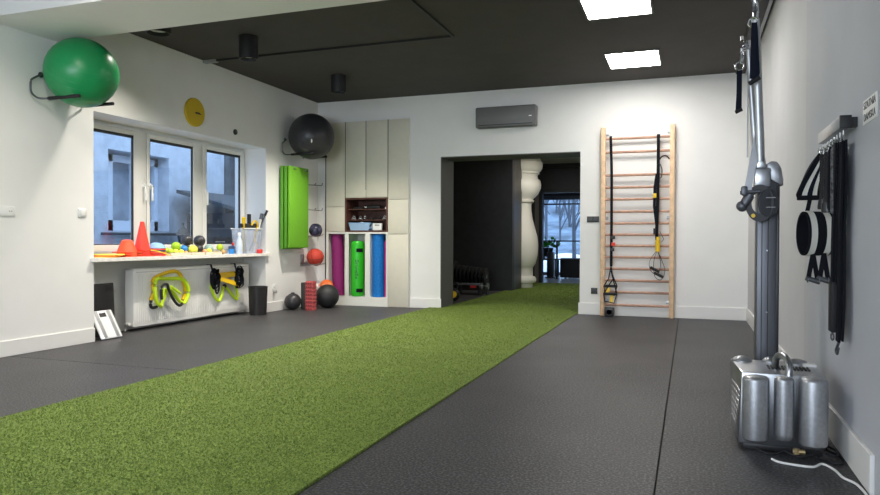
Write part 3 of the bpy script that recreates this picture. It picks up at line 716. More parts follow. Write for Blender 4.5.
for cy, n_ in ((7.10, 16), (7.575, 16)):
    mb = MB()
    for k in range(n_):
        a = rnd.uniform(0, 6.28); w_ = rnd.uniform(.04, .075); cz = rnd.uniform(.45, .58)
        mb.strap(smooth_path([(X3+.02+rnd.uniform(-.02, .04), cy+w_*math.cos(u), cz+w_*1.25*math.sin(u)) for u in [a+j*1.05 for j in range(6)]], 4, True), .02, .004, (1, 0, .2), True)
    if cy < 7.3: mb.strap(smooth_path([(X3+.03, 7.10, .50), (X3+.03, 7.09, .40), (X3+.03, 7.13, .32), (X3+.03, 7.17, .40), (X3+.03, 7.12, .50)], 5), .02, .004, (1, 0, .2))
    mb.strap([(X3, cy, .56), (X3-.04, cy, .685), (X3-.10, cy, .685)], .03, .006, (0, 1, 0))
    mb.build('side_strap', webbing, t)

# wire bin
t = thing('waste_bin', 'black wire mesh waste bin on the floor right of the radiator', 'bin', (-5.53, 7.93, 0))
bx, by = -5.385, 7.80
MB().lathe([(0, .005), (.103, .005), (.103, .0), (.107, .0), (.108, .02), (.122, .37)], (bx, by, 0), 32).build('mesh_wall', mesh_m, t)
mb = MB()
for z, rr_ in ((.01, .109), (.12, .1135), (.25, .119)): mb.torus((bx, by, z), rr_, .003, (0, 0, 1), 32, 6)
for k in range(32):
    a = k*math.pi/16; mb.cyl((bx+.1085*math.cos(a), by+.1085*math.sin(a), .01), (bx+.1225*math.cos(a), by+.1225*math.sin(a), .37), .0018, n=4)
mb.build('wires', black_matte, t)
MB().torus((bx, by, .37), .124, .007, (0, 0, 1), 32, 8).build('rim', black_pl, t)
MB().sph((bx, by, .26), .095, 12, (1, 1, .6)).build('bin_liner', mat('brown_liner', (.16, .10, .06), .8, noise=.5, nscale=20), t)

# ================================================================ ON THE SILL
SZ = .812; sx = -5.56
def cone(label, y, r0_, r1_, h, m, x=sx, base_h=.012, hole=True, grp=None, tilt=0, z=SZ):
    t = thing('training_cone', label, 'cone', (x, y, z), grp)
    MB().box(x-r0_*1.15, x+r0_*1.15, y-r0_*1.15, y+r0_*1.15, z, z+base_h, .004).build('base', m, t)
    MB().lathe([(r0_, z+base_h), (r1_, z+h), (r1_*.75, z+h), (r0_*.85, z+base_h)], (x, y, 0), 28).build('cone_body', m, t)
for k in range(4):
    cone('tall red-orange cone, ' + ['lowest of the nested stack on the sill', 'second of the nested stack on the sill', 'third of the nested stack on the sill', 'topmost of the nested stack on the sill'][k], 5.925, .082, .02, .315, redor_m, z=SZ+k*.02, grp='nested tall cones on the window sill')
for k in range(3):
    x, y, z = sx, 5.71, SZ+k*.022
    t = thing('marker_cone', 'squat bright orange cone, ' + ['lowest of three nested at the left of the sill', 'middle of three nested at the left of the sill', 'topmost of three nested with a cut-off slanting top'][k], 'cone', (x, y, z), 'nested squat orange cones on the sill')
    MB().box(x-.10, x+.10, y-.112, y+.112, z, z+.010, .004).build('base', orange_m, t)
    MB().lathe([(.10, z+.01), (.055, z+.125), (.035, z+.135), (0, z+.137)], (x, y, 0), 24).build('cone_body', orange_m, t)
# flat marker rings at far left
for k in range(3):
    t = thing('marker_disc', ['yellow flat marker ring lowest at the left end of the sill', 'orange flat marker ring in the middle at the left end of the sill', 'pale yellow flat marker ring on top at the left end of the sill'][k], 'marker disc', (sx, 5.44, SZ+k*.011), 'flat rings at the left end of the sill')
    MB().lathe([(.07, .0), (.13+.01*k, 0), (.125+.01*k, .010), (.075, .010), (.07, 0)], (sx, 5.44+.015*k, SZ+k*.0115), 32).build('ring', [yellow_m, orange_m, yel_ball][k], t)
# stack of coloured domes
cols = [('red', redor_m), ('pink-red', red_m), ('orange', orange_m), ('dark blue', dark_blue), ('red', redor_m), ('pale blue', light_blue)]
for k, (nm, m) in enumerate(cols):
    z = SZ + k*.017
    lb = nm + ' marker dome, ' + ['lowest', 'second', 'third', 'fourth', 'fifth', 'topmost'][k] + ' of the stack between the tall cones and the ball tray'
    t = thing('marker_dome', lb, 'marker dome', (sx, 6.135, z), 'stacked marker domes on the sill')
    MB().lathe([(.100, z), (.098, z+.006), (.085, z+.028), (.055, z+.052), (.03, z+.062), (.018, z+.064), (.018, z+.060), (.05, z+.048), (.08, z+.024), (.092, z)], (sx, 6.135, 0), 28).build('dome', m, t)
MB_ = MB().tube(smooth_path([(sx+.11, 5.93, SZ+.07), (sx+.115, 6.03, SZ+.055), (sx+.115, 6.14, SZ+.03), (sx+.11, 6.22, SZ+.006)], 5), .006)
tag(MB_.build('resistance_tube', yellow_m), 'thin orange-yellow tube lying in front of the marker dome stack', 'tube')
# tray with balls
trays = [(6.24, 6.577, 'wooden ball tray at the left end of the tray row'), (6.582, 6.822, 'wooden ball tray in the middle of the row'), (6.827, 7.134, 'wooden ball tray at the right end of the row')]
tray_m = mat('pale_tray', (.62, .55, .42), .6)
for a, b, lb in trays:
    t = thing('tray', lb, 'tray', (sx, (a+b)/2, SZ), 'shallow trays of balls on the sill')
    MB().box(sx-.11, sx+.11, a, b, SZ, SZ+.006).build('bottom', tray_m, t)
    MB().box(sx+.104, sx+.11, a, b, SZ, SZ+.034).box(sx-.11, sx-.104, a, b, SZ, SZ+.034).box(sx-.11, sx+.11, a, a+.005, SZ, SZ+.034).box(sx-.11, sx+.11, b-.005, b, SZ, SZ+.034).build('rim', tray_m, t)
def sball(label, x, y, r, m, z=None, grp='massage balls in the trays'):
    z = SZ+.006+r if z is None else z
    t = thing('massage_ball', label, 'ball', (x, y, z-r), grp)
    MB().sph((x, y, z), r, 20).build('ball_skin', m, t)
    MB().torus((x, y, z), r, r*.03, (1, .4, .3), 24, 5).build('seam', m, t)
sball('lime ball at the far left of the ball tray', sx+.06, 6.29, .038, lime_ball)
sball('large lime green ball highest at the left of the ball tray', sx-.0, 6.445, .055, mat('lime_bright', (.33, .55, .01), .5), SZ+.10)
sball('pale yellow ball in front under the large lime ball', sx+.065, 6.37, .034, yel_ball)
sball('pale yellow ball right of the first front yellow one in the tray', sx+.068, 6.455, .032, yel_ball)
sball('small peach ball between yellow balls in the tray', sx+.075, 6.525, .024, peach)
sball('lime ball behind the left yellow balls', sx-.06, 6.36, .042, lime_ball)
sball('bright yellow large ball in front of the black balls', sx+.045, 6.68, .056, yel_ball)
sball('dusty blue ball left of the bright yellow one', sx-.01, 6.59, .045, blue_pl, SZ+.07)
sball('peach-orange ball right of the bright yellow ball', sx+.065, 6.87, .030, peach)
sball('pale yellow ball right of the peach-orange one', sx+.065, 6.945, .036, yel_ball)
sball('grey-green ball at the right end of the tray behind the yellow one', sx-.03, 7.06, .058, sage)
sball('lime-tan ball standing on the sill right of the trays', sx+.02, 7.21, .042, lime_ball, SZ+.085+.002)
sball('tan ball on the sill under the lime-tan ball', sx+.06, 7.225, .030, tan, SZ+.030)
sball('small tan ball at the back right of the trays', sx-.02, 7.20, .024, tan, SZ+.024)
# black mini medicine balls behind the tray
for i, (x, y, z, r, lb) in enumerate([(sx-.06, 6.675, SZ+.006+.06, .06, 'black toning ball low left of the four behind the yellow ball'), (sx-.06, 6.70, SZ+.175, .066, 'black toning ball stacked high on the left'), (sx-.045, 6.89, SZ+.006+.06, .06, 'black toning ball low right with grey print'), (sx-.06, 6.925, SZ+.165, .070, 'largest black toning ball stacked high on the right')]):
    t = thing('toning_ball', lb, 'ball', (x, y, z-r), 'black toning balls on the sill')
    MB().sph((x, y, z), r, 22).build('ball_skin', ball_black, t)
    MB().torus((x, y, z), r*.8, r*.03, (.9, -.3, .4), 24, 5).build('ring', grey_pl, t)
# blue yoga block pair, bottles
t = thing('jar', 'small blue jar with dark lid on the sill left of the spray bottle', 'jar', (sx+.06, 7.39, SZ))
MB().lathe([(0, 0), (.034, 0), (.036, .005), (.036, .065), (0, .068)], (sx+.06, 7.39, SZ), 20).build('body', blue_pl, t)
MB().lathe([(0, .066), (.037, .066), (.037, .10), (0, .105)], (sx+.06, 7.39, SZ), 20).build('lid', dark_blue, t)
t = thing('small_bottle', 'little dark bottle with a red cap behind the spray bottle', 'bottle', (sx-.02, 7.53, SZ))
MB().lathe([(0, 0), (.026, 0), (.026, .09), (.012, .11), (0, .11)], (sx-.02, 7.53, SZ), 18).build('body', dark_blue, t)
MB().lathe([(0, .11), (.016, .11), (.014, .145), (0, .147)], (sx-.02, 7.53, SZ), 16).build('cap', red_m, t)
t = thing('spray_bottle', 'translucent pale blue bottle standing in front of the clear tub', 'bottle', (-5.43, 7.46, SZ))
MB().lathe([(0, 0), (.036, 0), (.040, .01), (.040, .10), (.034, .17), (.018, .205), (.018, .235), (0, .235)], (-5.43, 7.46, SZ), 24).build('body', mat('milky_blue_plastic', (.62, .70, .82), .3), t)
MB().lathe([(0, .235), (.021, .235), (.021, .265), (.013, .275), (0, .275)], (-5.43, 7.46, SZ), 18).build('cap', white_pl, t)
t = thing('storage_tub', 'large clear plastic tub of training gear at the right end of the sill', 'tub', (sx-.05, 7.88, SZ))
cx_, cy_ = -5.555, 7.78
tb = MB(); T0, T1, B0, B1, HZ = 7.60, 7.985, 7.65, 7.935, .33
trap = [(B0, SZ), (B1, SZ), (T1, SZ+HZ), (T0, SZ+HZ)]
tb.prism(trap, 'x', cx_+.10, cx_+.104).prism(trap, 'x', cx_-.104, cx_-.10).box(cx_-.10, cx_+.10, B0, B1, SZ, SZ+.004)
tb.prism([(B0, SZ), (T0, SZ+HZ), (T0+.005, SZ+HZ), (B0+.005, SZ)], 'x', cx_-.10, cx_+.10).prism([(B1, SZ), (T1, SZ+HZ), (T1-.005, SZ+HZ), (B1-.005, SZ)], 'x', cx_-.10, cx_+.10)
tb.build('tub_walls', tub_m, t, False)
MB().box(cx_+.098, cx_+.114, T0-.01, T1+.01, SZ+HZ-.008, SZ+HZ+.004, .003).box(cx_-.114, cx_-.098, T0-.01, T1+.01, SZ+HZ-.008, SZ+HZ+.004, .003).build('rim', white_pl, t)
t = thing('exercise_roller', 'black roller with an upright grip resting across the tub rim', 'roller', (cx_, 7.8, SZ+HZ))
MB().cyl((cx_+.03, 7.62, 1.178), (cx_+.03, 7.97, 1.185), .030).build('roller', black_pl, t)
MB().cyl((cx_+.03, 7.80, 1.20), (cx_+.03, 7.80, 1.335), .026).build('grip', black_rub, t)
def stick(label, a, b, r, m, tip):
    t = thing('training_stick', label, 'stick', a, 'sticks standing in the clear tub')
    MB().cyl(a, b, r, n=10).build('shaft', m, t)
    d = (Vector(b)-Vector(a)).normalized(); MB().cyl(Vector(b), Vector(b)+d*.08, r*1.7, n=10).build('tip', tip, t)
stick('yellow stick leaning out at the left of the clear tub', (cx_, 7.72, SZ+.03), (cx_+.06, 7.64, 1.21), .015, yellow_m, yellow_m)
stick('white stick with a dark tip leaning out at the right of the tub', (cx_+.06, 7.86, SZ+.02), (cx_+.10, 7.965, 1.27), .014, cream_felt, gunmetal)
stick('dark stick rising highest at the right of the tub', (cx_-.0, 7.84, SZ+.03), (cx_+.12, 8.03, 1.32), .010, gunmetal, black_pl)
tag(MB().tube(smooth_path([(cx_+.07, 7.80, 1.19), (cx_+.07, 7.85, 1.24), (cx_+.07, 7.91, 1.235), (cx_+.07, 7.93, 1.17), (cx_+.06, 7.87, 1.02), (cx_+.08, 7.90, .92), (cx_+.05, 7.86, .85)], 5), .012).build('resistance_band', yellow_m), 'yellow band looping over the rim inside the clear tub', 'band')
t = thing('tape_roll', 'small bright red tape roll on the sill in front of the tub', 'tape', (XL-.0, 7.93, SZ))
MB().lathe([(.014, 0), (.042, 0), (.045, .006), (.045, .048), (.042, .054), (.014, .054), (.014, 0)], (XL-.005, 7.915, SZ), 24).build('tape', red_m, t)
MB().lathe([(.010, .002), (.0138, .002), (.0138, .053), (.010, .053), (.010, .002)], (XL-.005, 7.915, SZ), 20).build('core', white_pl, t)
t = thing('foam_block', 'black foam block on the ledge behind the right-hand pane', 'block', (-5.95, 7.5, .845))
MB().box(-5.99, -5.91, 7.55, 7.95, .90, 1.03, .006).box(-5.985, -5.915, 7.60, 7.90, .845, .90).build('body', black_rub, t)
MB().box(-5.911, -5.9085, 7.60, 7.80, .96, .97).build('stripe', grey_pl, t)

# ================================================================ CABINET
FY = 9.40; BY = YB+.37; CT = 2.787
xs = [-5.262, -4.936, -4.584, -4.220, -3.888]
t = thing('storage_cabinet', 'tall cream built-in cabinet wall in the far left corner', 'cabinet', (-4.57, FY, 0))
cb = MB()
cb.box(xs[0], xs[0]+.02, FY+.016, BY, 0, CT).box(xs[-1]-.02, xs[-1], FY+.016, BY, 0, CT).box(xs[0], xs[-1], BY-.01, BY, 0, CT).box(xs[0], xs[-1], FY+.016, BY, CT-.02, CT)
for x in (xs[1], xs[3]): cb.box(x-.01, x+.01, FY+.016, BY-.01, 0, CT-.02)
cb.box(xs[0]+.02, xs[3]-.01, FY+.016, BY-.01, 1.09, 1.115)
cb.box(xs[0]+.02, xs[-1]-.02, FY+.016, BY-.01, .115, .135)
cb.build('carcass', cab_white, t, False)
# lower front with three open bays
MB().box(xs[0], xs[3], FY, FY+.016, 0, .135).box(xs[0], -5.22, FY, FY+.016, .135, 1.115).box(-4.93, -4.872, FY, FY+.016, .135, 1.115).box(-4.596, -4.515, FY, FY+.016, .135, 1.115).box(-4.248, xs[3]-.002, FY, FY+.016, .135, 1.115).box(-5.22, -4.93, FY, FY+.016, 1.09, 1.115).box(-4.872, -4.596, FY, FY+.016, 1.09, 1.115).box(-4.515, -4.248, FY, FY+.016, 1.09, 1.115).build('front_frame', cab_white, t, False)
MB().box(-4.596, -4.58, FY+.016, BY-.01, .135, 1.09).box(-4.53, -4.515, FY+.016, BY-.01, .135, 1.09).build('divider', cab_white, t, False)
def door(x0, x1, z0, z1): MB().box(x0+.003, x1-.003, FY, FY+.015, z0+.003, z1-.003, .0015).build('door', cab_cream, t)
door(xs[0], xs[1], 1.118, 1.50); door(xs[0], xs[1], 1.50, CT)
door(xs[1]+.006, xs[2], 1.632, CT); door(xs[2], xs[3]-.006, 1.632, CT)
door(xs[3], xs[4], 0, 1.085); door(xs[3], xs[4], 1.085, 1.60); door(xs[3], xs[4], 1.60, CT)
MB().box(xs[2]-.004, xs[2]+.004, FY-.001, FY+.002, 1.75, CT-.003).build('handle_groove', dark_gap, t)
MB().box(xs[0]-.012, xs[0]+.004, FY-.001, FY+.05, .35, 2.30).box(xs[1]-.003, xs[1]+.008, FY+.004, FY+.016, 1.12, CT).box(xs[3]-.009, xs[3]+.003, FY+.004, FY+.016, 1.63, CT).build('shadow_gap', dark_gap, t)
nb = MB().box(-4.932, -4.226, FY-.004, BY-.011, 1.118, 1.140).box(-4.932, -4.226, FY-.004, BY-.011, 1.608, 1.628).box(-4.932, -4.908, FY-.004, BY-.011, 1.14, 1.608).box(-4.25, -4.226, FY-.004, BY-.011, 1.14, 1.608).box(-4.908, -4.25, BY-.03, BY-.011, 1.14, 1.608)
nb.build('walnut_niche', walnut, t, False)
for z in (1.455, 1.292): MB().box(-4.908, -4.25, FY+.08, BY-.03, z, z+.012).build('niche_shelf', walnut, t, False)
# things in walnut niche
t = thing('plastic_box', 'clear blue plastic box of small parts in the walnut niche', 'box', (-4.68, FY+.06, 1.14))
pb = MB().prism([(-4.84, 1.141), (-4.54, 1.141), (-4.51, 1.255), (-4.87, 1.255)], 'y', FY+.0, FY+.004).prism([(-4.84, 1.141), (-4.54, 1.141), (-4.51, 1.255), (-4.87, 1.255)], 'y', FY+.146, FY+.15).box(-4.84, -4.54, FY+.004, FY+.146, 1.141, 1.145)
pb.build('walls', tubB_m, t, False)
MB().box(-4.875, -4.505, FY-.003, FY+.01, 1.250, 1.258).build('rim', light_blue, t)
rnd = random.Random(9)
names = ['dark blue', 'black', 'grey', 'navy', 'white', 'dark', 'white', 'blue']
spots = [(-4.81, .05, .06), (-4.75, .09, .08), (-4.68, .05, .085), (-4.62, .09, .075), (-4.66, .025, .035), (-4.57, .07, .05), (-4.74, .025, .03), (-4.60, .03, .075)]
mm = [dark_blue, black_pl, grey_pl, navy, white_pl, black_rub, white_pl, blue_pl]
lbs = ['dark blue grip lying at the left in the clear blue box', 'black grip near the left back of the clear blue box', 'grey grip in the middle of the clear blue box', 'navy grip at the back of the clear blue box', 'white clip low at the front centre of the clear box', 'black grip at the right end of the clear box', 'small white clip low left at the front of the clear box', 'blue grip on top at the right of the clear box']
for (x, dy, dz), m, lb in zip(spots, mm, lbs):
    tag(MB().sph((x, FY+dy+.01, 1.145+dz+.02), .03, 12, (1.1, .7, .7)).cyl((x-.02, FY+dy+.01, 1.145+dz+.02), (x+.03, FY+dy+.01, 1.15+dz+.025), .012, n=8).build('hand_grip', m), lb, 'grip', 'small parts in the clear blue box')
t = thing('desk_timer', 'white digital timer with a dark display in the walnut niche', 'timer', (-4.40, FY+.04, 1.14))
MB().box(-4.47, -4.325, FY, FY+.05, 1.141, 1.245, .006).build('case', white_pl, t)
MB().box(-4.435, -4.36, FY-.001, FY+.002, 1.205, 1.23).build('display', grey_pl, t)
t = thing('massage_gun', 'black massage gun with a silver head on the top shelf of the niche', 'massage gun', (-4.6, FY+.12, 1.467))
MB().cyl((-4.62, FY+.13, 1.497), (-4.42, FY+.13, 1.50), .028).build('body', black_pl, t)
MB().cyl((-4.66, FY+.13, 1.497), (-4.62, FY+.13, 1.497), .030).build('head', chrome, t)
MB().box(-4.45, -4.41, FY+.11, FY+.15, 1.467, 1.50, .005).build('grip', black_pl, t)
tag(MB().box(-4.85, -4.68, FY+.10, FY+.2, 1.467, 1.495, .01).box(-4.83, -4.70, FY+.11, FY+.19, 1.495, 1.50).build('flat_case', black_rub), 'flat black case at the left of the niche top shelf', 'case')
tag(MB().lathe([(0, 0), (.022, 0), (.022, .02), (.01, .028), (0, .028)], (-4.30, FY+.12, 1.467), 14).build('bottle_top', white_pl), 'tiny white cap at the right end of the niche top shelf', 'cap')
for i, (x, m, lb) in enumerate([(-4.85, grey_pl, 'grey coiled band at the left of the middle niche shelf'), (-4.74, steel, 'steel coiled chain left of centre on the middle niche shelf'), (-4.66, chrome, 'bright chrome carabiner clump in the centre of the middle niche shelf'), (-4.54, black_pl, 'black coiled band right of the chrome carabiners'), (-4.42, black_rub, 'flat black rubber coil toward the right of the middle niche shelf'), (-4.33, grey_pl, 'low grey coil at the right end of the middle niche shelf')]):
    tag(MB().torus((x, FY+.13, 1.31), .033, .007, (0, .35, 1), 20, 6).torus((x+.006, FY+.13, 1.325), .028, .006, (.3, .2, 1), 20, 6).torus((x, FY+.14, 1.34), .022, .006, (.2, 1, .5), 18, 6).build('coil', m), lb, 'coil', 'coils on the middle niche shelf')
# rolls in bays
def roll(name, label, cat, p, q, r, m, endm):
    t = thing(name, label, cat, (p[0], p[1], p[2])); p, q = Vector(p), Vector(q)
    MB().cyl(p, q, r, n=36).build('roll', m, t)
    d = (q-p).normalized(); mt = Matrix.Translation(q) @ d.to_track_quat('Z', 'Y').to_matrix().to_4x4()
    mb = MB(); pts = []
    for k in range(60):
        a = k*.45; rr_ = r*(.12+.86*k/60); pts.append(mt @ Vector((rr_*math.cos(a), rr_*math.sin(a), .001)))
    mb.tube(pts, .0025, 5, d); mb.build('spiral_edge', endm, t)
    return t
roll('foam_mat_roll', 'magenta foam roll standing tilted in the left open bay', 'foam roll', (-5.105, FY+.125, .140), (-5.135, FY+.13, 1.075), .092, magenta_m, pink_m)
roll('foam_mat_roll', 'bright blue foam roll standing in the right open bay', 'foam roll', (-4.420, FY+.115, .137), (-4.420, FY+.115, 1.08), .094, blue_m, dark_blue)
MBp = roll('foam_mat_roll', 'thin pink roll squeezed beside the blue foam roll', 'foam roll', (-4.295, FY+.115, .137), (-4.295, FY+.115, .985), .027, pink_m, magenta_m)
t = thing('heavy_bag', 'bright green cylindrical bag with black lettering in the middle bay', 'bag', (-4.775, FY+.13, .11))
bz0, bz1, br = .160, .985, .105
MB().lathe([(0, bz0-.024), (br*.8, bz0-.024), (br*.97, bz0-.005), (br, bz0+.03), (br, bz1-.06), (br*.96, bz1-.03), (br*.75, bz1-.005), (0, bz1)], (-4.775, FY+.115, 0), 40).build('bag_body', bag_green, t)
th0 = R(-42)
def on_bag(a, z, rr_=br): return Vector((-4.775+rr_*math.cos(a), FY+.115+rr_*math.sin(a), z))
for z in (.84, .23):
    mb = MB(); pts = [on_bag(R(-75)+k*R(8), z, br+.004) for k in range(8)]
    mb.strap(pts, .055, .006, (0, 0, 1)); mb.build('black_strap', webbing, t)
# lettering wrapped near the front
tx = text_obj('lettering', 'Bronefix', .075, black_pl, Matrix.Identity(4), t)
for v in tx.data.vertices:
    along, across, dep = v.co.x, v.co.y, v.co.z
    a = R(-72) + across/br
    v.co = on_bag(a, .55 - along*1.15, br+.001+dep)

# ================================================================ BACK WALL
t = thing('air_conditioner', 'flat charcoal air conditioner unit high on the back wall', 'air conditioner', (-2.40, YB, 2.58))
MB().box(-2.845, -1.985, YB-.14, YB, 2.575, 2.862, .02, 3).build('casing', ac_m, t)
MB().box(-2.82, -2.01, YB-.146, YB-.138, 2.66, 2.845, .004).build('front_panel', ac_m, t)
MB().box(-2.80, -2.03, YB-.13, YB-.06, 2.568, 2.576).box(-2.80, -2.03, YB-.143, YB-.139, 2.60, 2.612).build('air_flap', black_pl, t)
MB().box(-2.08, -2.04, YB-.147, YB-.145, 2.70, 2.712).build('indicator', white_pl, t)
# wall bars
t = thing('wall_bars', 'tall wooden wall bars mounted on the back wall', 'wall bars', (-.65, YB, 0))
for x0, x1 in ((-1.115, -1.055), (-.245, -.185)): MB().box(x0, x1, YB-.10, YB-.012, .0, 2.50, .008, 3).build('upright', pale_wood, t)
for z in (2.345, 2.165, 1.862, 1.702, 1.545, 1.382, 1.228, 1.078, .932, .782, .628, .474, .320, .150):
    MB().cyl((-1.056, YB-.075, z), (-.244, YB-.075, z), .017, n=14).build('rung', rung_wood, t)
for x in (-1.05, -.25):
    for z in (2.42, 1.3, .2): MB().box(x-.03, x+.03, YB-.03, YB, z-.02, z+.02, .004).build('wall_mount', steel, t)
MB().tube(smooth_path([(-.25, YB-.11, 2.05), (-.29, YB-.14, 2.09), (-.34, YB-.15, 2.08), (-.37, YB-.15, 2.04)], 4), .008).build('side_hook', black_matte, t)
# switches on back wall
t = thing('wall_switch', 'black double switch on the back wall left of the wall bars', 'switch', (-1.225, YB, 1.285))
MB().box(-1.305, -1.145, YB-.012, YB, 1.245, 1.325, .003).build('plate', black_pl, t)
for x in (-1.265, -1.185): MB().box(x-.03, x+.03, YB-.018, YB-.012, 1.255, 1.315, .003).build('rocker', mat('dark_rocker', (.05, .05, .05), .4), t)
t = thing('wall_socket', 'black socket low on the back wall left of the wall bars', 'socket', (-1.20, YB, .32))
MB().box(-1.245, -1.16, YB-.012, YB, .28, .362, .003).build('plate', black_pl, t)
MB().lathe([(.028, .0121), (.032, .014), (.036, .0121)], (-1.2025, YB, .321), 20, mtx=Matrix.Translation((-1.2025, YB, .321)) @ Matrix.Rotation(R(90), 4, 'X')).build('rim', mat('dark_rocker', ()), t)
# suspension trainers
YS_ = YB-.13
t = thing('suspension_trainer', 'black suspension trainer hanging on the left side of the wall bars', 'suspension trainer', (-.97, YS_, 2.3))
MB().strap([(-.985, YS_+.03, 2.375), (-.985, YS_, 2.36), (-.97, YS_, 1.9), (-.968, YS_, 1.2), (-.97, YS_, .66)], .035, .006, (1, 0, 0)).torus((-.985, YB-.075, 2.345), .032, .007, (1, 0, 0)).build('main_strap', webbing, t)
MB().box(-.985, -.93, YS_-.02, YS_+.01, .86, .90, .004).box(-.98, -.92, YS_-.02, YS_+.01, 1.02, 1.06, .004).build('buckle', black_pl, t)
MB().box(-.965, -.92, YS_-.022, YS_+.01, .93, .975, .004).build('red_tab', redor_m, t)
for s_, zb in ((-1, .40), (1, .30)):
    MB().tube([(-.97, YS_-.01, .66), (-1.0+.03*s_+.03, YS_-.02-.01*s_, .50), (-.985-.075, YS_-.03-.01*s_, zb), (-.985-.06, YS_-.03-.01*s_, zb-.10), (-.985+.06, YS_-.03-.01*s_, zb-.12), (-.985+.095, YS_-.03-.01*s_, zb), (-.97, YS_-.01, .60)], .008, 6, (0, 1, 0)).build('handle_strap', webbing, t)
    MB().cyl((-1.06, YS_-.03-.01*s_, zb), (-.89, YS_-.03-.01*s_, zb), .018, n=12).build('grip', black_rub, t)
    MB().strap([(-.975+.02*s_, YS_-.03, zb-.02), (-.99+.03*s_, YS_-.035, zb-.11)], .04, .008, (1, 0, 0)).build('yellow_tab', yellow_m, t)
t = thing('suspension_trainer', 'black suspension trainer with yellow grip on the right side of the wall bars', 'suspension trainer', (-.39, YS_, 2.3))
MB().strap([(-.385, YS_+.03, 2.375), (-.385, YS_, 2.36), (-.385, YS_, 1.95), (-.39, YS_, 1.5), (-.40, YS_, 1.1), (-.39, YS_, .9)], .04, .006, (1, 0, 0)).torus((-.385, YB-.075, 2.345), .032, .007, (1, 0, 0)).strap([(-.40, YS_-.012, 1.86), (-.425, YS_-.012, 1.7), (-.43, YS_-.012, 1.45), (-.40, YS_-.012, 1.2)], .035, .006, (1, 0, 0)).build('main_strap', webbing, t)
MB().box(-.445, -.405, YS_-.025, YS_+.01, 1.55, 1.61, .004).build('yellow_tab', yellow_m, t)
MB().tube(smooth_path([(-.37, YS_-.02, 2.0), (-.34, YS_-.03, 1.92), (-.345, YS_-.03, 1.82), (-.37, YS_-.02, 1.80)], 4), .007).build('carabiner', gunmetal, t)
MB().cyl((-.385, YS_-.03, .86), (-.385, YS_-.03, 1.01), .03).cyl((-.385, YS_-.03, 1.01), (-.38, YS_-.03, 1.05), .02).build('yellow_grip', yellow_m, t)
MB().box(-.44, -.415, YS_-.03, YS_, 1.08, 1.16, .004).strap([(-.36, YS_-.02, 1.12), (-.31, YS_-.02, 1.02), (-.34, YS_-.02, .98)], .035, .006, (0, 1, 0)).build('buckle', black_pl, t)
for s_, zb in ((-1, .62), (1, .55)):
    cxh = -.42 if s_ < 0 else -.37
    MB().strap(smooth_path([(-.39, YS_-.02, .88), (cxh-.06, YS_-.03, .74), (cxh-.05, YS_-.035, zb), (cxh+.03, YS_-.035, zb-.05), (cxh+.075, YS_-.03, zb+.08), (-.38, YS_-.02, .86)], 5), .028, .006, (0, 1, 0)).build('handle_strap', webbing, t)
    MB().cyl((cxh-.055, YS_-.045, zb+.04), (cxh+.06, YS_-.045, zb-.02), .018, n=12).build('grip', black_rub, t)
t = thing('small_speaker', 'small black box on the floor at the left foot of the wall bars', 'box', (-1.0, YB-.1, 0))
MB().box(-1.045, -.925, YB-.20, YB-.11, .0, .12, .01, 3).build('case', black_pl, t)
MB().lathe([(0, 0), (.035, 0), (.04, .004), (.044, 0)], (-.985, YB-.20, .06), 20, mtx=Matrix.Translation((-.985, YB-.20, .06)) @ Matrix.Rotation(R(90), 4, 'X')).build('speaker_grille', gunmetal, t)

# ================================================================ CEILING
def panel(y0, y1, label, x0=-.915, x1=-.345):
    t = thing('ceiling_light_panel', label, 'ceiling light', ((x0+x1)/2, (y0+y1)/2, ZC), 'square led panels on the dark ceiling')
    MB().box(x0-.02, x1+.02, y0-.02, y0, ZC-.014, ZC).box(x0-.02, x1+.02, y1, y1+.02, ZC-.014, ZC).box(x0-.02, x0, y0, y1, ZC-.014, ZC).box(x1, x1+.02, y0, y1, ZC-.014, ZC).build('frame', mat('panel_frame', (.10, .10, .10), .6), t)
    MB().box(x0, x1, y0, y1, ZC-.012, ZC-.002).build('diffuser', PM, t)
PM = mat('lit_panel', (1, .97, .93), .5, emit=PANEL)
panel(8.02, 8.70, 'lit square ceiling panel nearest the back wall')
panel(6.0, 6.70, 'lit square ceiling panel at the top edge, nearer the camera')
panel(2.0, 2.7, 'lit square ceiling panel on the camera side of the beam', -3.2, -2.63)
# cylinder spots
def spot(x, y, label, r=.095, h=.22, pw=None, cone=122):
    t = thing('ceiling_spot', label, 'spotlight', (x, y, ZC), 'black cylinder spots on the ceiling')
    z = ZC-h
    MB().lathe([(0, ZC), (r, ZC), (r, z), (r*.85, z), (r*.80, z+.04), (0, z+.04)], (x, y, 0), 32).build('housing', black_matte, t)
    MB().lathe([(0, z+.039), (r*.78, z+.039), (r*.7, z+.034), (0, z+.034)], (x, y, 0), 24).build('lens', mat('spot_lens', (.75, .73, .68), .3), t)
    l = bpy.data.lights.new('spot_beam', 'SPOT'); l.energy = pw or SPOT; l.spot_size = R(cone); l.spot_blend = .75; l.shadow_soft_size = .06; l.color = (1, .94, .84)
    o = bpy.data.objects.new('spot_beam', l); COL.objects.link(o); o.location = (x, y, z+.012); o.parent = t; o.matrix_parent_inverse = Matrix.Translation(t.location).inverted()
spot(-4.35, 6.13, 'black cylinder ceiling spot in the middle of the left row', .10, .24)
spot(-4.28, 7.97, 'black cylinder ceiling spot nearest the back wall', .10, .22)
spot(-4.78, 5.30, 'black ceiling spot half hidden behind the white beam', .12, .16, 60)
spot(-3.6, 2.6, 'black cylinder ceiling spot on the camera side of the beam', .10, .22, 75, 150)
spot(-4.2, 3.5, 'black cylinder ceiling spot closest to the beam on the camera side', .10, .16, 80, 160)
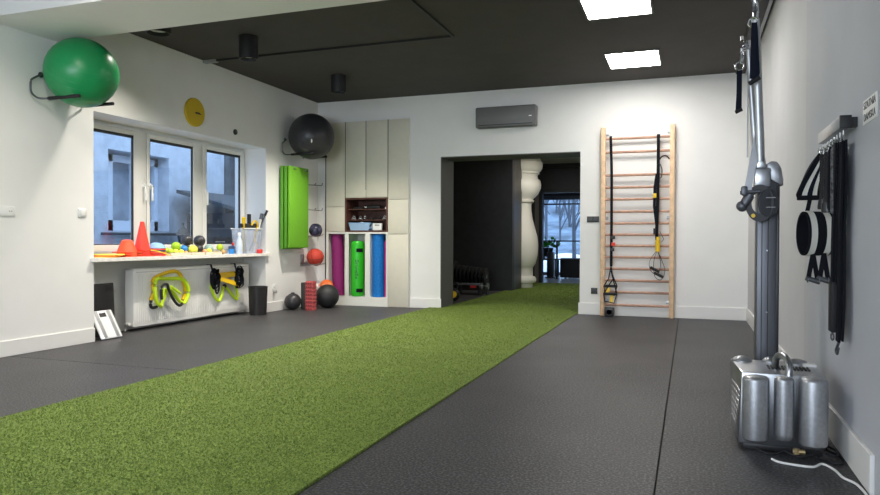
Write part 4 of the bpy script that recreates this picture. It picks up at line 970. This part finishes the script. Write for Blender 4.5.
# surface conduit
t = thing('ceiling_conduit', 'thin dark conduit turning a right angle across the ceiling', 'conduit', (-2.33, 6.8, ZC))
MB().box(XL, -2.33, 6.775, 6.80, ZC-.022, ZC).build('long_run', black_matte, t)
MB().box(-2.33, -2.305, -1, 6.80, ZC-.022, ZC).build('cross_run', black_matte, t)
MB().box(XL, XL+.18, 6.76, 6.82, ZC-.03, ZC).build('junction_box', grey_pl, t)

# ================================================================ CABLE MACHINE
t = thing('cable_machine', 'tall pneumatic cable machine with brushed metal tanks by the right wall', 'exercise machine', (.42, 3.8, 0))
BX0, BX1, BYf, BYb, BZ = .238, .60, 3.60, 3.99, .374
hb = MB(); v = [hb.bm.verts.new(p) for p in [(.226, 3.6, .03), (.60, 3.6, .03), (.60, 3.99, .03), (.214, 3.99, .03), (.240, 3.6, BZ), (.60, 3.6, BZ), (.60, 3.99, BZ), (.208, 3.99, BZ)]]
for f in ((3, 2, 1, 0), (4, 5, 6, 7), (0, 1, 5, 4), (1, 2, 6, 5), (2, 3, 7, 6), (3, 0, 4, 7)): hb.bm.faces.new([v[i] for i in f])
hb._fin(v, .008, 2); hb.build('housing', steel, t)
MB().box(BX0+.01, BX1-.01, BYf+.01, BYb-.01, .0, .035, .004).build('foot_plate', black_pl, t)
mb = MB()
for k in range(7): mb.prism([(.234-.004+.0005*k, 3.64), (.234+.02, 3.64), (.222+.02, 3.93), (.2125, 3.93)], 'z', .08+k*.030, .098+k*.030, .002)
mb.build('louvres', mat('louvre_steel', (.60, .60, .62), .3, .8), t)
mb = MB()
for k in range(12): mb.box(BX0+.13+.016*k, BX0+.138+.016*k, BYf+.12, BYf+.21, BZ-.001, BZ+.006)
mb.build('top_grille', black_matte, t)
MB().box(BX0+.30, BX0+.36, BYf+.25, BYf+.33, BZ-.001, BZ+.012, .003).build('gauge_label', white_pl, t)
def tank(x, y, r, z0, z1):
    o = MB().lathe([(0, z0), (r*.75, z0), (r*.97, z0+.012), (r, z0+.03), (r, z1-.012), (r*.97, z1-.002), (r*.85, z1+.005), (r*.5, z1+.010), (0, z1+.011)], (x, y, 0), 40).build('tank', tank_m, t)
    MB().cyl((x, y, .012), (x, y, z0+.002), .012).lathe([(0, .0), (.018, .0), (.018, .016), (0, .016)], (x, y, 0), 6).build('valve', mat('brass', (.55, .42, .22), .35, .9), o)
tank(.296, 3.535, .058, .066, .362); tank(.416, 3.535, .042, .082, .364); tank(.537, 3.535, .060, .062, .370)
for x, y, r in ((.262, 3.93, .048), (.40, 3.95, .040), (.520, 3.93, .055)):
    MB().lathe([(r, BZ-.002), (r, BZ+.006), (r*.75, BZ+.018), (r*.3, BZ+.025), (0, BZ+.026)], (x, y, 0), 32).build('tank_dome', tank_m, t)
MB().tube(smooth_path([(.44, 3.57, .37), (.442, 3.58, .41), (.435, 3.62, .445), (.42, 3.68, .452), (.405, 3.73, .43), (.40, 3.76, .375)], 6), .016, 12).build('carry_handle', steel, t)
mb = MB()
for a, b in ((.296, .416), (.416, .537)): mb.tube(smooth_path([(a, 3.52, .035), ((a+b)/2, 3.49, .022), (b, 3.52, .035)], 5), .006)
mb.build('air_hose', black_rub, t)
MB().cyl((.45, 3.505, .04), (.50, 3.505, .04), .012, n=8).cyl((.465, 3.505, .03), (.465, 3.505, .055), .016, n=6).build('fitting', mat('brass', ()), t)
# column
CX0, CX1, CYf, CYb = .340, .436, 4.06, 4.20
MB().box(CX0, CX1, CYf, CYb, 0, 1.36, .006, 2).build('column', gunmetal, t)
MB().box(CX1, CX1+.014, CYf+.01, CYb-.01, .02, 1.36, .002).build('rear_strip', black_pl, t)
mb = MB()
for x in (.362, .392): mb.box(x, x+.004, CYf-.002, CYf+.001, .05, 1.25)
mb.build('groove', black_matte, t)
MB().cyl((.39, CYf-.003, .62), (.39, CYf, .62), .004).cyl((.39, CYf-.003, .95), (.39, CYf, .95), .004).build('screw', chrome, t)
# shoulder cover
MB().prism([(.378, 1.41), (.405, 1.425), (.435, 1.418), (.452, 1.385), (.462, 1.325), (.462, 1.29), (.39, 1.33)], 'y', 4.03, 4.18, .008).build('shoulder_cover', alu, t)
MB().box(.322, .398, 3.995, 4.05, 1.285, 1.385, .006).build('clevis', steel, t)
MB().prism([(.328, 1.385), (.378, 1.385), (.372, 1.44), (.340, 1.44)], 'y', 4.0, 4.04, .004).build('arm_socket', steel, t)
# pivot disc and dial
dq = Matrix.Translation((.385, 4.0, 1.20)) @ Matrix.Rotation(R(90), 4, 'X') @ Matrix.Rotation(R(22), 4, 'Y')
MB().lathe([(0, 0), (.072, 0), (.074, .006), (.072, .016), (.03, .020), (0, .020)], (0, 0, 0), 40, mtx=dq @ Matrix.Diagonal((.75, 1, 1, 1))).build('pivot_disc', mat('dark_disc', (.075, .08, .088), .45, .3), t)
mb = MB().lathe([(.055, 0), (.098, 0), (.098, .010), (.055, .010), (.055, 0)], (0, 0, 0), 40, mtx=Matrix.Translation((.345, 3.995, 1.20)) @ Matrix.Rotation(R(90), 4, 'X') @ Matrix.Diagonal((.7, 1, 1, 1)))
dial = mb.build('dial', black_pl, t)
mb = MB()
for k in range(14):
    a = R(110+k*11); c_, s_ = math.cos(a), math.sin(a)
    mb.cyl((.345+.7*.076*c_, 3.984, 1.20+.076*s_), (.345+.7*.092*c_, 3.984, 1.20+.092*s_), .0022, n=4)
mb.build('dial_tick', white_pl, dial)
MB().cyl((.316, 3.99, 1.133), (.312, 3.95, 1.133), .010).build('lock_pin', yellow_m, t)
MB().box(.37, .42, 3.975, 3.978, 1.225, 1.229).box(.375, .42, 3.975, 3.978, 1.175, 1.179).build('disc_marking', grey_pl, t)
# swivel parts, lever
MB().cyl((.262, 4.0, 1.175), (.30, 4.0, 1.245), .026).sph((.262, 4.0, 1.185), .03, 16).cyl((.25, 3.975, 1.255), (.345, 3.975, 1.262), .010).box(.255, .285, 3.96, 4.0, 1.24, 1.29, .008).build('swivel_joint', gunmetal, t)
MB().sweep([(.285, 3.99, 1.255), (.338, 4.02, 1.56)], [(-.018, -.012), (.018, -.012), (.018, .012), (-.018, .012)], (1, 0, 0)).build('brace_bar', alu, t)
# arms
MB().cyl((.349, 4.015, 1.42), (.316, 3.965, 2.16), .0235, .021, n=20).build('upper_arm', alu, t)
MB().cyl((.333, 4.06, 1.42), (.288, 4.04, 2.045), .0165, .0145, n=20).build('upper_arm', alu, t)
MB().cyl((.290, 4.06, 1.45), (.288, 4.055, 2.03), .004, n=8).build('cable', alu, t)
MB().box(.303, .330, 3.95, 3.98, 2.13, 2.20, .005).tube(smooth_path([(.306, 3.965, 2.19), (.302, 3.965, 2.26), (.297, 3.965, 2.34), (.296, 3.965, 2.44)], 4), .007).tube(smooth_path([(.326, 3.965, 2.19), (.322, 3.965, 2.24), (.308, 3.965, 2.29), (.306, 3.965, 2.44)], 4), .007).cyl((.301, 3.955, 2.44), (.301, 3.975, 2.44), .035, n=24).build('pulley_head', chrome, t)
MB().box(.262, .300, 4.02, 4.06, 2.02, 2.07, .005).cyl((.275, 4.01, 2.035), (.275, 4.03, 2.035), .014).cyl((.255, 4.01, 2.065), (.258, 4.03, 2.09), .008).build('pulley_head', chrome, t)
# straps
t = thing('strap_handle', 'black webbing strap handle hanging from the higher arm tip of the machine', 'strap handle', (.31, 3.93, 2.15))
MB().torus((.302, 3.93, 2.135), .024, .005, (.3, 1, 0)).cyl((.308, 3.93, 2.155), (.308, 3.955, 2.155), .006).build('ring', chrome, t)
MB().strap([(.308, 3.925, 2.13), (.322, 3.925, 1.87), (.312, 3.925, 1.83)], .028, .004, (1, 0, 0)).strap([(.308, 3.92, 2.13), (.300, 3.915, 1.84)], .028, .004, (1, 0, 0)).build('loop', navy, t)
MB().cyl((.285, 3.92, 1.815), (.335, 3.92, 1.845), .012, n=12).build('grip', black_rub, t)
t = thing('strap_handle', 'black webbing strap handle hanging from the lower arm tip of the machine', 'strap handle', (.25, 4.0, 2.0))
MB().torus((.243, 4.0, 1.93), .022, .005, (.2, 1, 0)).tube(smooth_path([(.270, 4.0, 2.03), (.252, 4.0, 2.01), (.243, 4.0, 1.95)], 4), .006).tube(smooth_path([(.25, 3.99, 2.02), (.262, 3.99, 1.99), (.25, 3.99, 1.94)], 4), .005).build('ring', chrome, t)
MB().strap([(.243, 4.0, 1.91), (.243, 4.0, 1.80), (.238, 4.0, 1.69)], .026, .005, (1, 0, 0)).strap([(.243, 4.006, 1.91), (.243, 4.006, 1.69)], .026, .005, (1, 0, 0)).build('loop', navy, t)
MB().cyl((.225, 4.0, 1.685), (.258, 4.0, 1.70), .010, n=12).build('grip', black_rub, t)
# cords
tag(MB().tube(smooth_path([(.36, 3.47, .006), (.39, 3.43, .006), (.46, 3.41, .006), (.52, 3.41, .006), (.565, 3.47, .006), (.60, 3.40, .006), (.615, 3.30, .006), (.65, 3.23, .006), (.66, 3.10, .006), (.655, 2.98, .006), (.66, 2.80, .006)], 8), .0055, 8, (0, 0, 1)).build('power_cord', white_pl), 'white power cord curling out from under the machine across the floor', 'cord')
tag(MB().tube(smooth_path([(.56, 3.56, .006), (.62, 3.50, .006), (.655, 3.52, .006), (.66, 3.62, .006), (.63, 3.70, .006), (.62, 3.80, .006), (.65, 3.86, .006)], 8), .0055, 8, (0, 0, 1)).tube(smooth_path([(.60, 3.60, .017), (.64, 3.58, .017), (.655, 3.66, .017), (.63, 3.74, .017)], 6), .005, 8, (0, 0, 1)).build('electric_cable', black_rub), 'black cord looped on the floor between the machine and the wall', 'cord')

# ================================================================ RIGHT WALL
t = thing('wall_sign', 'white changing-room sign with two lines of black lettering', 'sign', (XR, 3.23, 1.55))
MB().box(XR-.003, XR, 3.14, 3.37, 1.490, 1.592).build('board', white_pl, t)
rot = Matrix(((0, 0, -1), (-1, 0, 0), (0, 1, 0))).to_4x4()
text_obj('lettering', 'SZATNIA', .044, black_pl, Matrix.Translation((XR-.0035, 3.255, 1.566)) @ rot, t, width=.20)
text_obj('lettering', 'DAMSKA', .044, black_pl, Matrix.Translation((XR-.0035, 3.255, 1.517)) @ rot, t, width=.19)

RX = .640   # line of hooks
t = thing('hook_rail', 'brushed metal wall rail with a row of hooks on the right wall', 'hook rail', (XR, 3.8, 1.57))
MB().box(.620, XR-.03, 3.475, 4.02, 1.500, 1.553, .002).build('bar', steel, t)
for y in (3.50, 3.98): MB().box(XR-.032, XR, y-.02, y+.02, 1.505, 1.548).build('wall_mount', black_matte, t)
MB().box(.619, .665, 3.462, 3.475, 1.498, 1.555, .001).build('end_cap', black_matte, t)
HK = [3.97, 3.90, 3.82, 3.74, 3.67, 3.60, 3.53]
for y in HK: MB().tube(smooth_path([(.645, y, 1.50), (.645, y, 1.47), (.635, y, 1.45), (.618, y, 1.455), (.612, y, 1.47)], 4), .0035, 6, (0, 1, 0)).build('hook', chrome, t)

# black and cream striped cuff hanging fan-like at far hook
def cuff(label, c, r, wd, yaw_, tilt):
    """padded cuff: a band wound into an open ring with cream stripes"""
    t = thing('padded_cuff', label, 'cuff', c)
    q = Matrix.Translation(c) @ Matrix.Rotation(yaw_, 4, 'Z') @ Matrix.Rotation(tilt, 4, 'X')
    pts = [q @ Vector((0, .58*r*math.cos(a), r*math.sin(a))) for a in [2*math.pi*k/32 for k in range(32)]]
    axis = (q.to_3x3() @ Vector((1, 0, 0)))
    MB().strap(pts, wd, .012, axis, True).build('band', webbing, t)
    for off in (-wd*.30, wd*.30):
        pts2 = [q @ Vector((off, .58*(r+.006)*math.cos(a), (r+.006)*math.sin(a))) for a in [2*math.pi*k/32 for k in range(32)]]
        MB().strap(pts2, wd*.24, .006, axis, True).build('cream_stripe', cream_felt, t)
    return t
cuff('black cuff with two cream stripes hanging lower on the hook rail', (.612, 4.02, 1.040), .108, .13, R(20), R(0))
# upper folded cuff
t = thing('padded_belt', 'folded black and cream striped belt hanging at the far end of the hook rail', 'belt', (.60, 4.03, 1.40))
for i, (dx, m, wd, nm) in enumerate([(0, webbing, .022, 'band'), (.020, cream_felt, .034, 'cream_stripe'), (.044, navy, .034, 'band'), (.066, cream_felt, .030, 'cream_stripe'), (.085, webbing, .02, 'band')]):
    MB().strap(smooth_path([(.628+dx*.25, 3.975, 1.445), (.60+dx*.45, 3.99, 1.40), (.568+dx*.72, 4.02, 1.33), (.542+dx*.98, 4.04, 1.26), (.537+dx*1.05, 4.05, 1.235)], 4), .010+wd*.62, .035, (1, -.25, .5)).build(nm, m, t)
MB().box(.53, .635, 4.02, 4.07, 1.215, 1.238, .004).build('edge_binding', webbing, t)
MB().torus((.632, 3.965, 1.45), .014, .003, (0, 1, .2)).build('ring', chrome, t)
# link strap between
tag(MB().strap([(.590, 4.05, 1.22), (.582, 4.06, 1.17), (.572, 4.06, 1.13)], .02, .006, (1, -.3, 0)).torus((.57, 4.06, 1.12), .014, .003, (0, 1, .2)).build('link_strap', webbing), 'thin dark link strap joining the striped belt to the cuff', 'strap')
# triangle handles under cuff
def grip_handle(label, x, y, ztop, h, wd):
    t = thing('grip_handle', label, 'handle', (x, y, ztop), 'D-shaped grips below the striped cuff')
    MB().strap([(x+.0, y, ztop), (x-.0-wd/2, y-.005, ztop-h)], .022, .005, (1, 0, 0)).strap([(x, y+.006, ztop), (x+wd/2, y+.005, ztop-h)], .022, .005, (1, 0, 0)).build('webbing', webbing, t)
    MB().cyl((x-wd/2-.01, y, ztop-h+.012), (x+wd/2+.01, y, ztop-h-.010), .013, n=14).build('grip', gunmetal, t)
    MB().torus((x-wd/2, y, ztop-h), .012, .003, (1, 0, 0), 14, 6).torus((x+wd/2, y, ztop-h), .012, .003, (1, 0, 0), 14, 6).build('ring', chrome, t)
grip_handle('left D-shaped grip hanging under the striped cuff', .597, 3.985, .94, .14, .045)
grip_handle('right D-shaped grip hanging under the striped cuff', .638, 3.93, .94, .135, .04)
# braided ropes
def braid(label, y, x, z0, z1, r, group='braided black ropes on the hook rail'):
    t = thing('triceps_rope', label, 'rope', (x, y, z0), group)
    mb = MB(); n = 60
    for ph in (0, 2.094, 4.189):
        mb.tube([(x+r*.55*math.cos(ph+k*.6), y+r*.55*math.sin(ph+k*.6), z0+(z1-z0)*k/n) for k in range(n+1)], r*.6, 6, (0, 1, 0))
    mb.build('rope', black_rub, t)
    MB().lathe([(0, 0), (r*1.5, 0), (r*1.6, .012), (r*1.3, .05), (0, .05)], (x, y, z1-.03), 20).build('end_stop', black_pl, t)
    MB().tube([(x, y, z0), (x, y, 1.46), ((x+.618)/2, y, 1.456)], .004, 6, (0, 1, 0)).build('loop', chrome, t)
braid('braided black rope nearest the striped belt on the rail', 3.90, .628, 1.43, 1.19, .017)
braid('braided black rope second from the striped belt on the rail', 3.82, .635, 1.43, 1.17, .019)
# thick foam bars
def hang_bar(name, label, y, x, z0, z1, r, m):
    t = thing(name, label, 'strap', (x, y, z0), 'black bars and straps hanging on the rail')
    MB().lathe([(0, z1), (r*.8, z1), (r, z1+.01), (r, z0-.02), (r*.6, z0), (0, z0)], (x, y, 0), 20).build('padded_tube', m, t)
    MB().torus((x, y, z0+.012), .012, .003, (0, 1, 0), 14, 6).build('ring', chrome, t)
    return t
hang_bar('padded_bar', 'padded black bar in the middle of the hook rail', 3.74, .640, 1.45, 1.15, .022, webbing)
hang_bar('padded_bar', 'speckled padded black bar next to the long hanging straps', 3.67, .640, 1.45, 1.13, .021, mat('speckled_black', (.02, .02, .022), .7, col2=(.14, .14, .15), nscale=60))
# long straps to the floor side
t = thing('long_strap', 'long doubled black strap hanging beside the wall, with a stitched sleeve and metal ring end', 'strap', (.64, 3.6, 1.45))
MB().strap(smooth_path([(.628, 3.61, 1.455), (.632, 3.64, 1.30), (.634, 3.68, 1.05), (.634, 3.69, .80)], 5), .045, .008, (0, 1, 0)).strap(smooth_path([(.640, 3.58, 1.455), (.643, 3.60, 1.3), (.643, 3.65, 1.05), (.643, 3.66, .80)], 5), .045, .008, (0, 1, 0)).build('upper_webbing', webbing, t)
MB().box(.622, .652, 3.64, 3.715, .575, .81, .006).build('sewn_sleeve', black_rub, t)
MB().torus((.638, 3.695, .55), .016, .004, (1, .2, 0)).box(.634, .642, 3.685, 3.705, .56, .58).build('end_ring', gunmetal, t)
t = thing('long_strap', 'long black strap nearest the camera, hanging lowest to a dark snap hook', 'strap', (.65, 3.53, 1.45))
MB().strap(smooth_path([(.644, 3.57, 1.455), (.646, 3.57, 1.30), (.648, 3.60, 1.1), (.650, 3.61, .93), (.646, 3.59, .75), (.644, 3.60, .54)], 6), .06, .010, (0, 1, 0)).strap(smooth_path([(.656, 3.54, 1.455), (.658, 3.54, 1.25), (.660, 3.57, 1.1), (.660, 3.57, .93), (.656, 3.55, .70), (.654, 3.57, .55)], 6), .045, .008, (0, 1, 0)).build('webbing', webbing, t)
MB().tube(smooth_path([(.648, 3.59, .545), (.645, 3.61, .52), (.643, 3.635, .495), (.645, 3.62, .480), (.648, 3.605, .51)], 5), .006, 8, (1, 0, 0)).build('snap_hook', gunmetal, t)
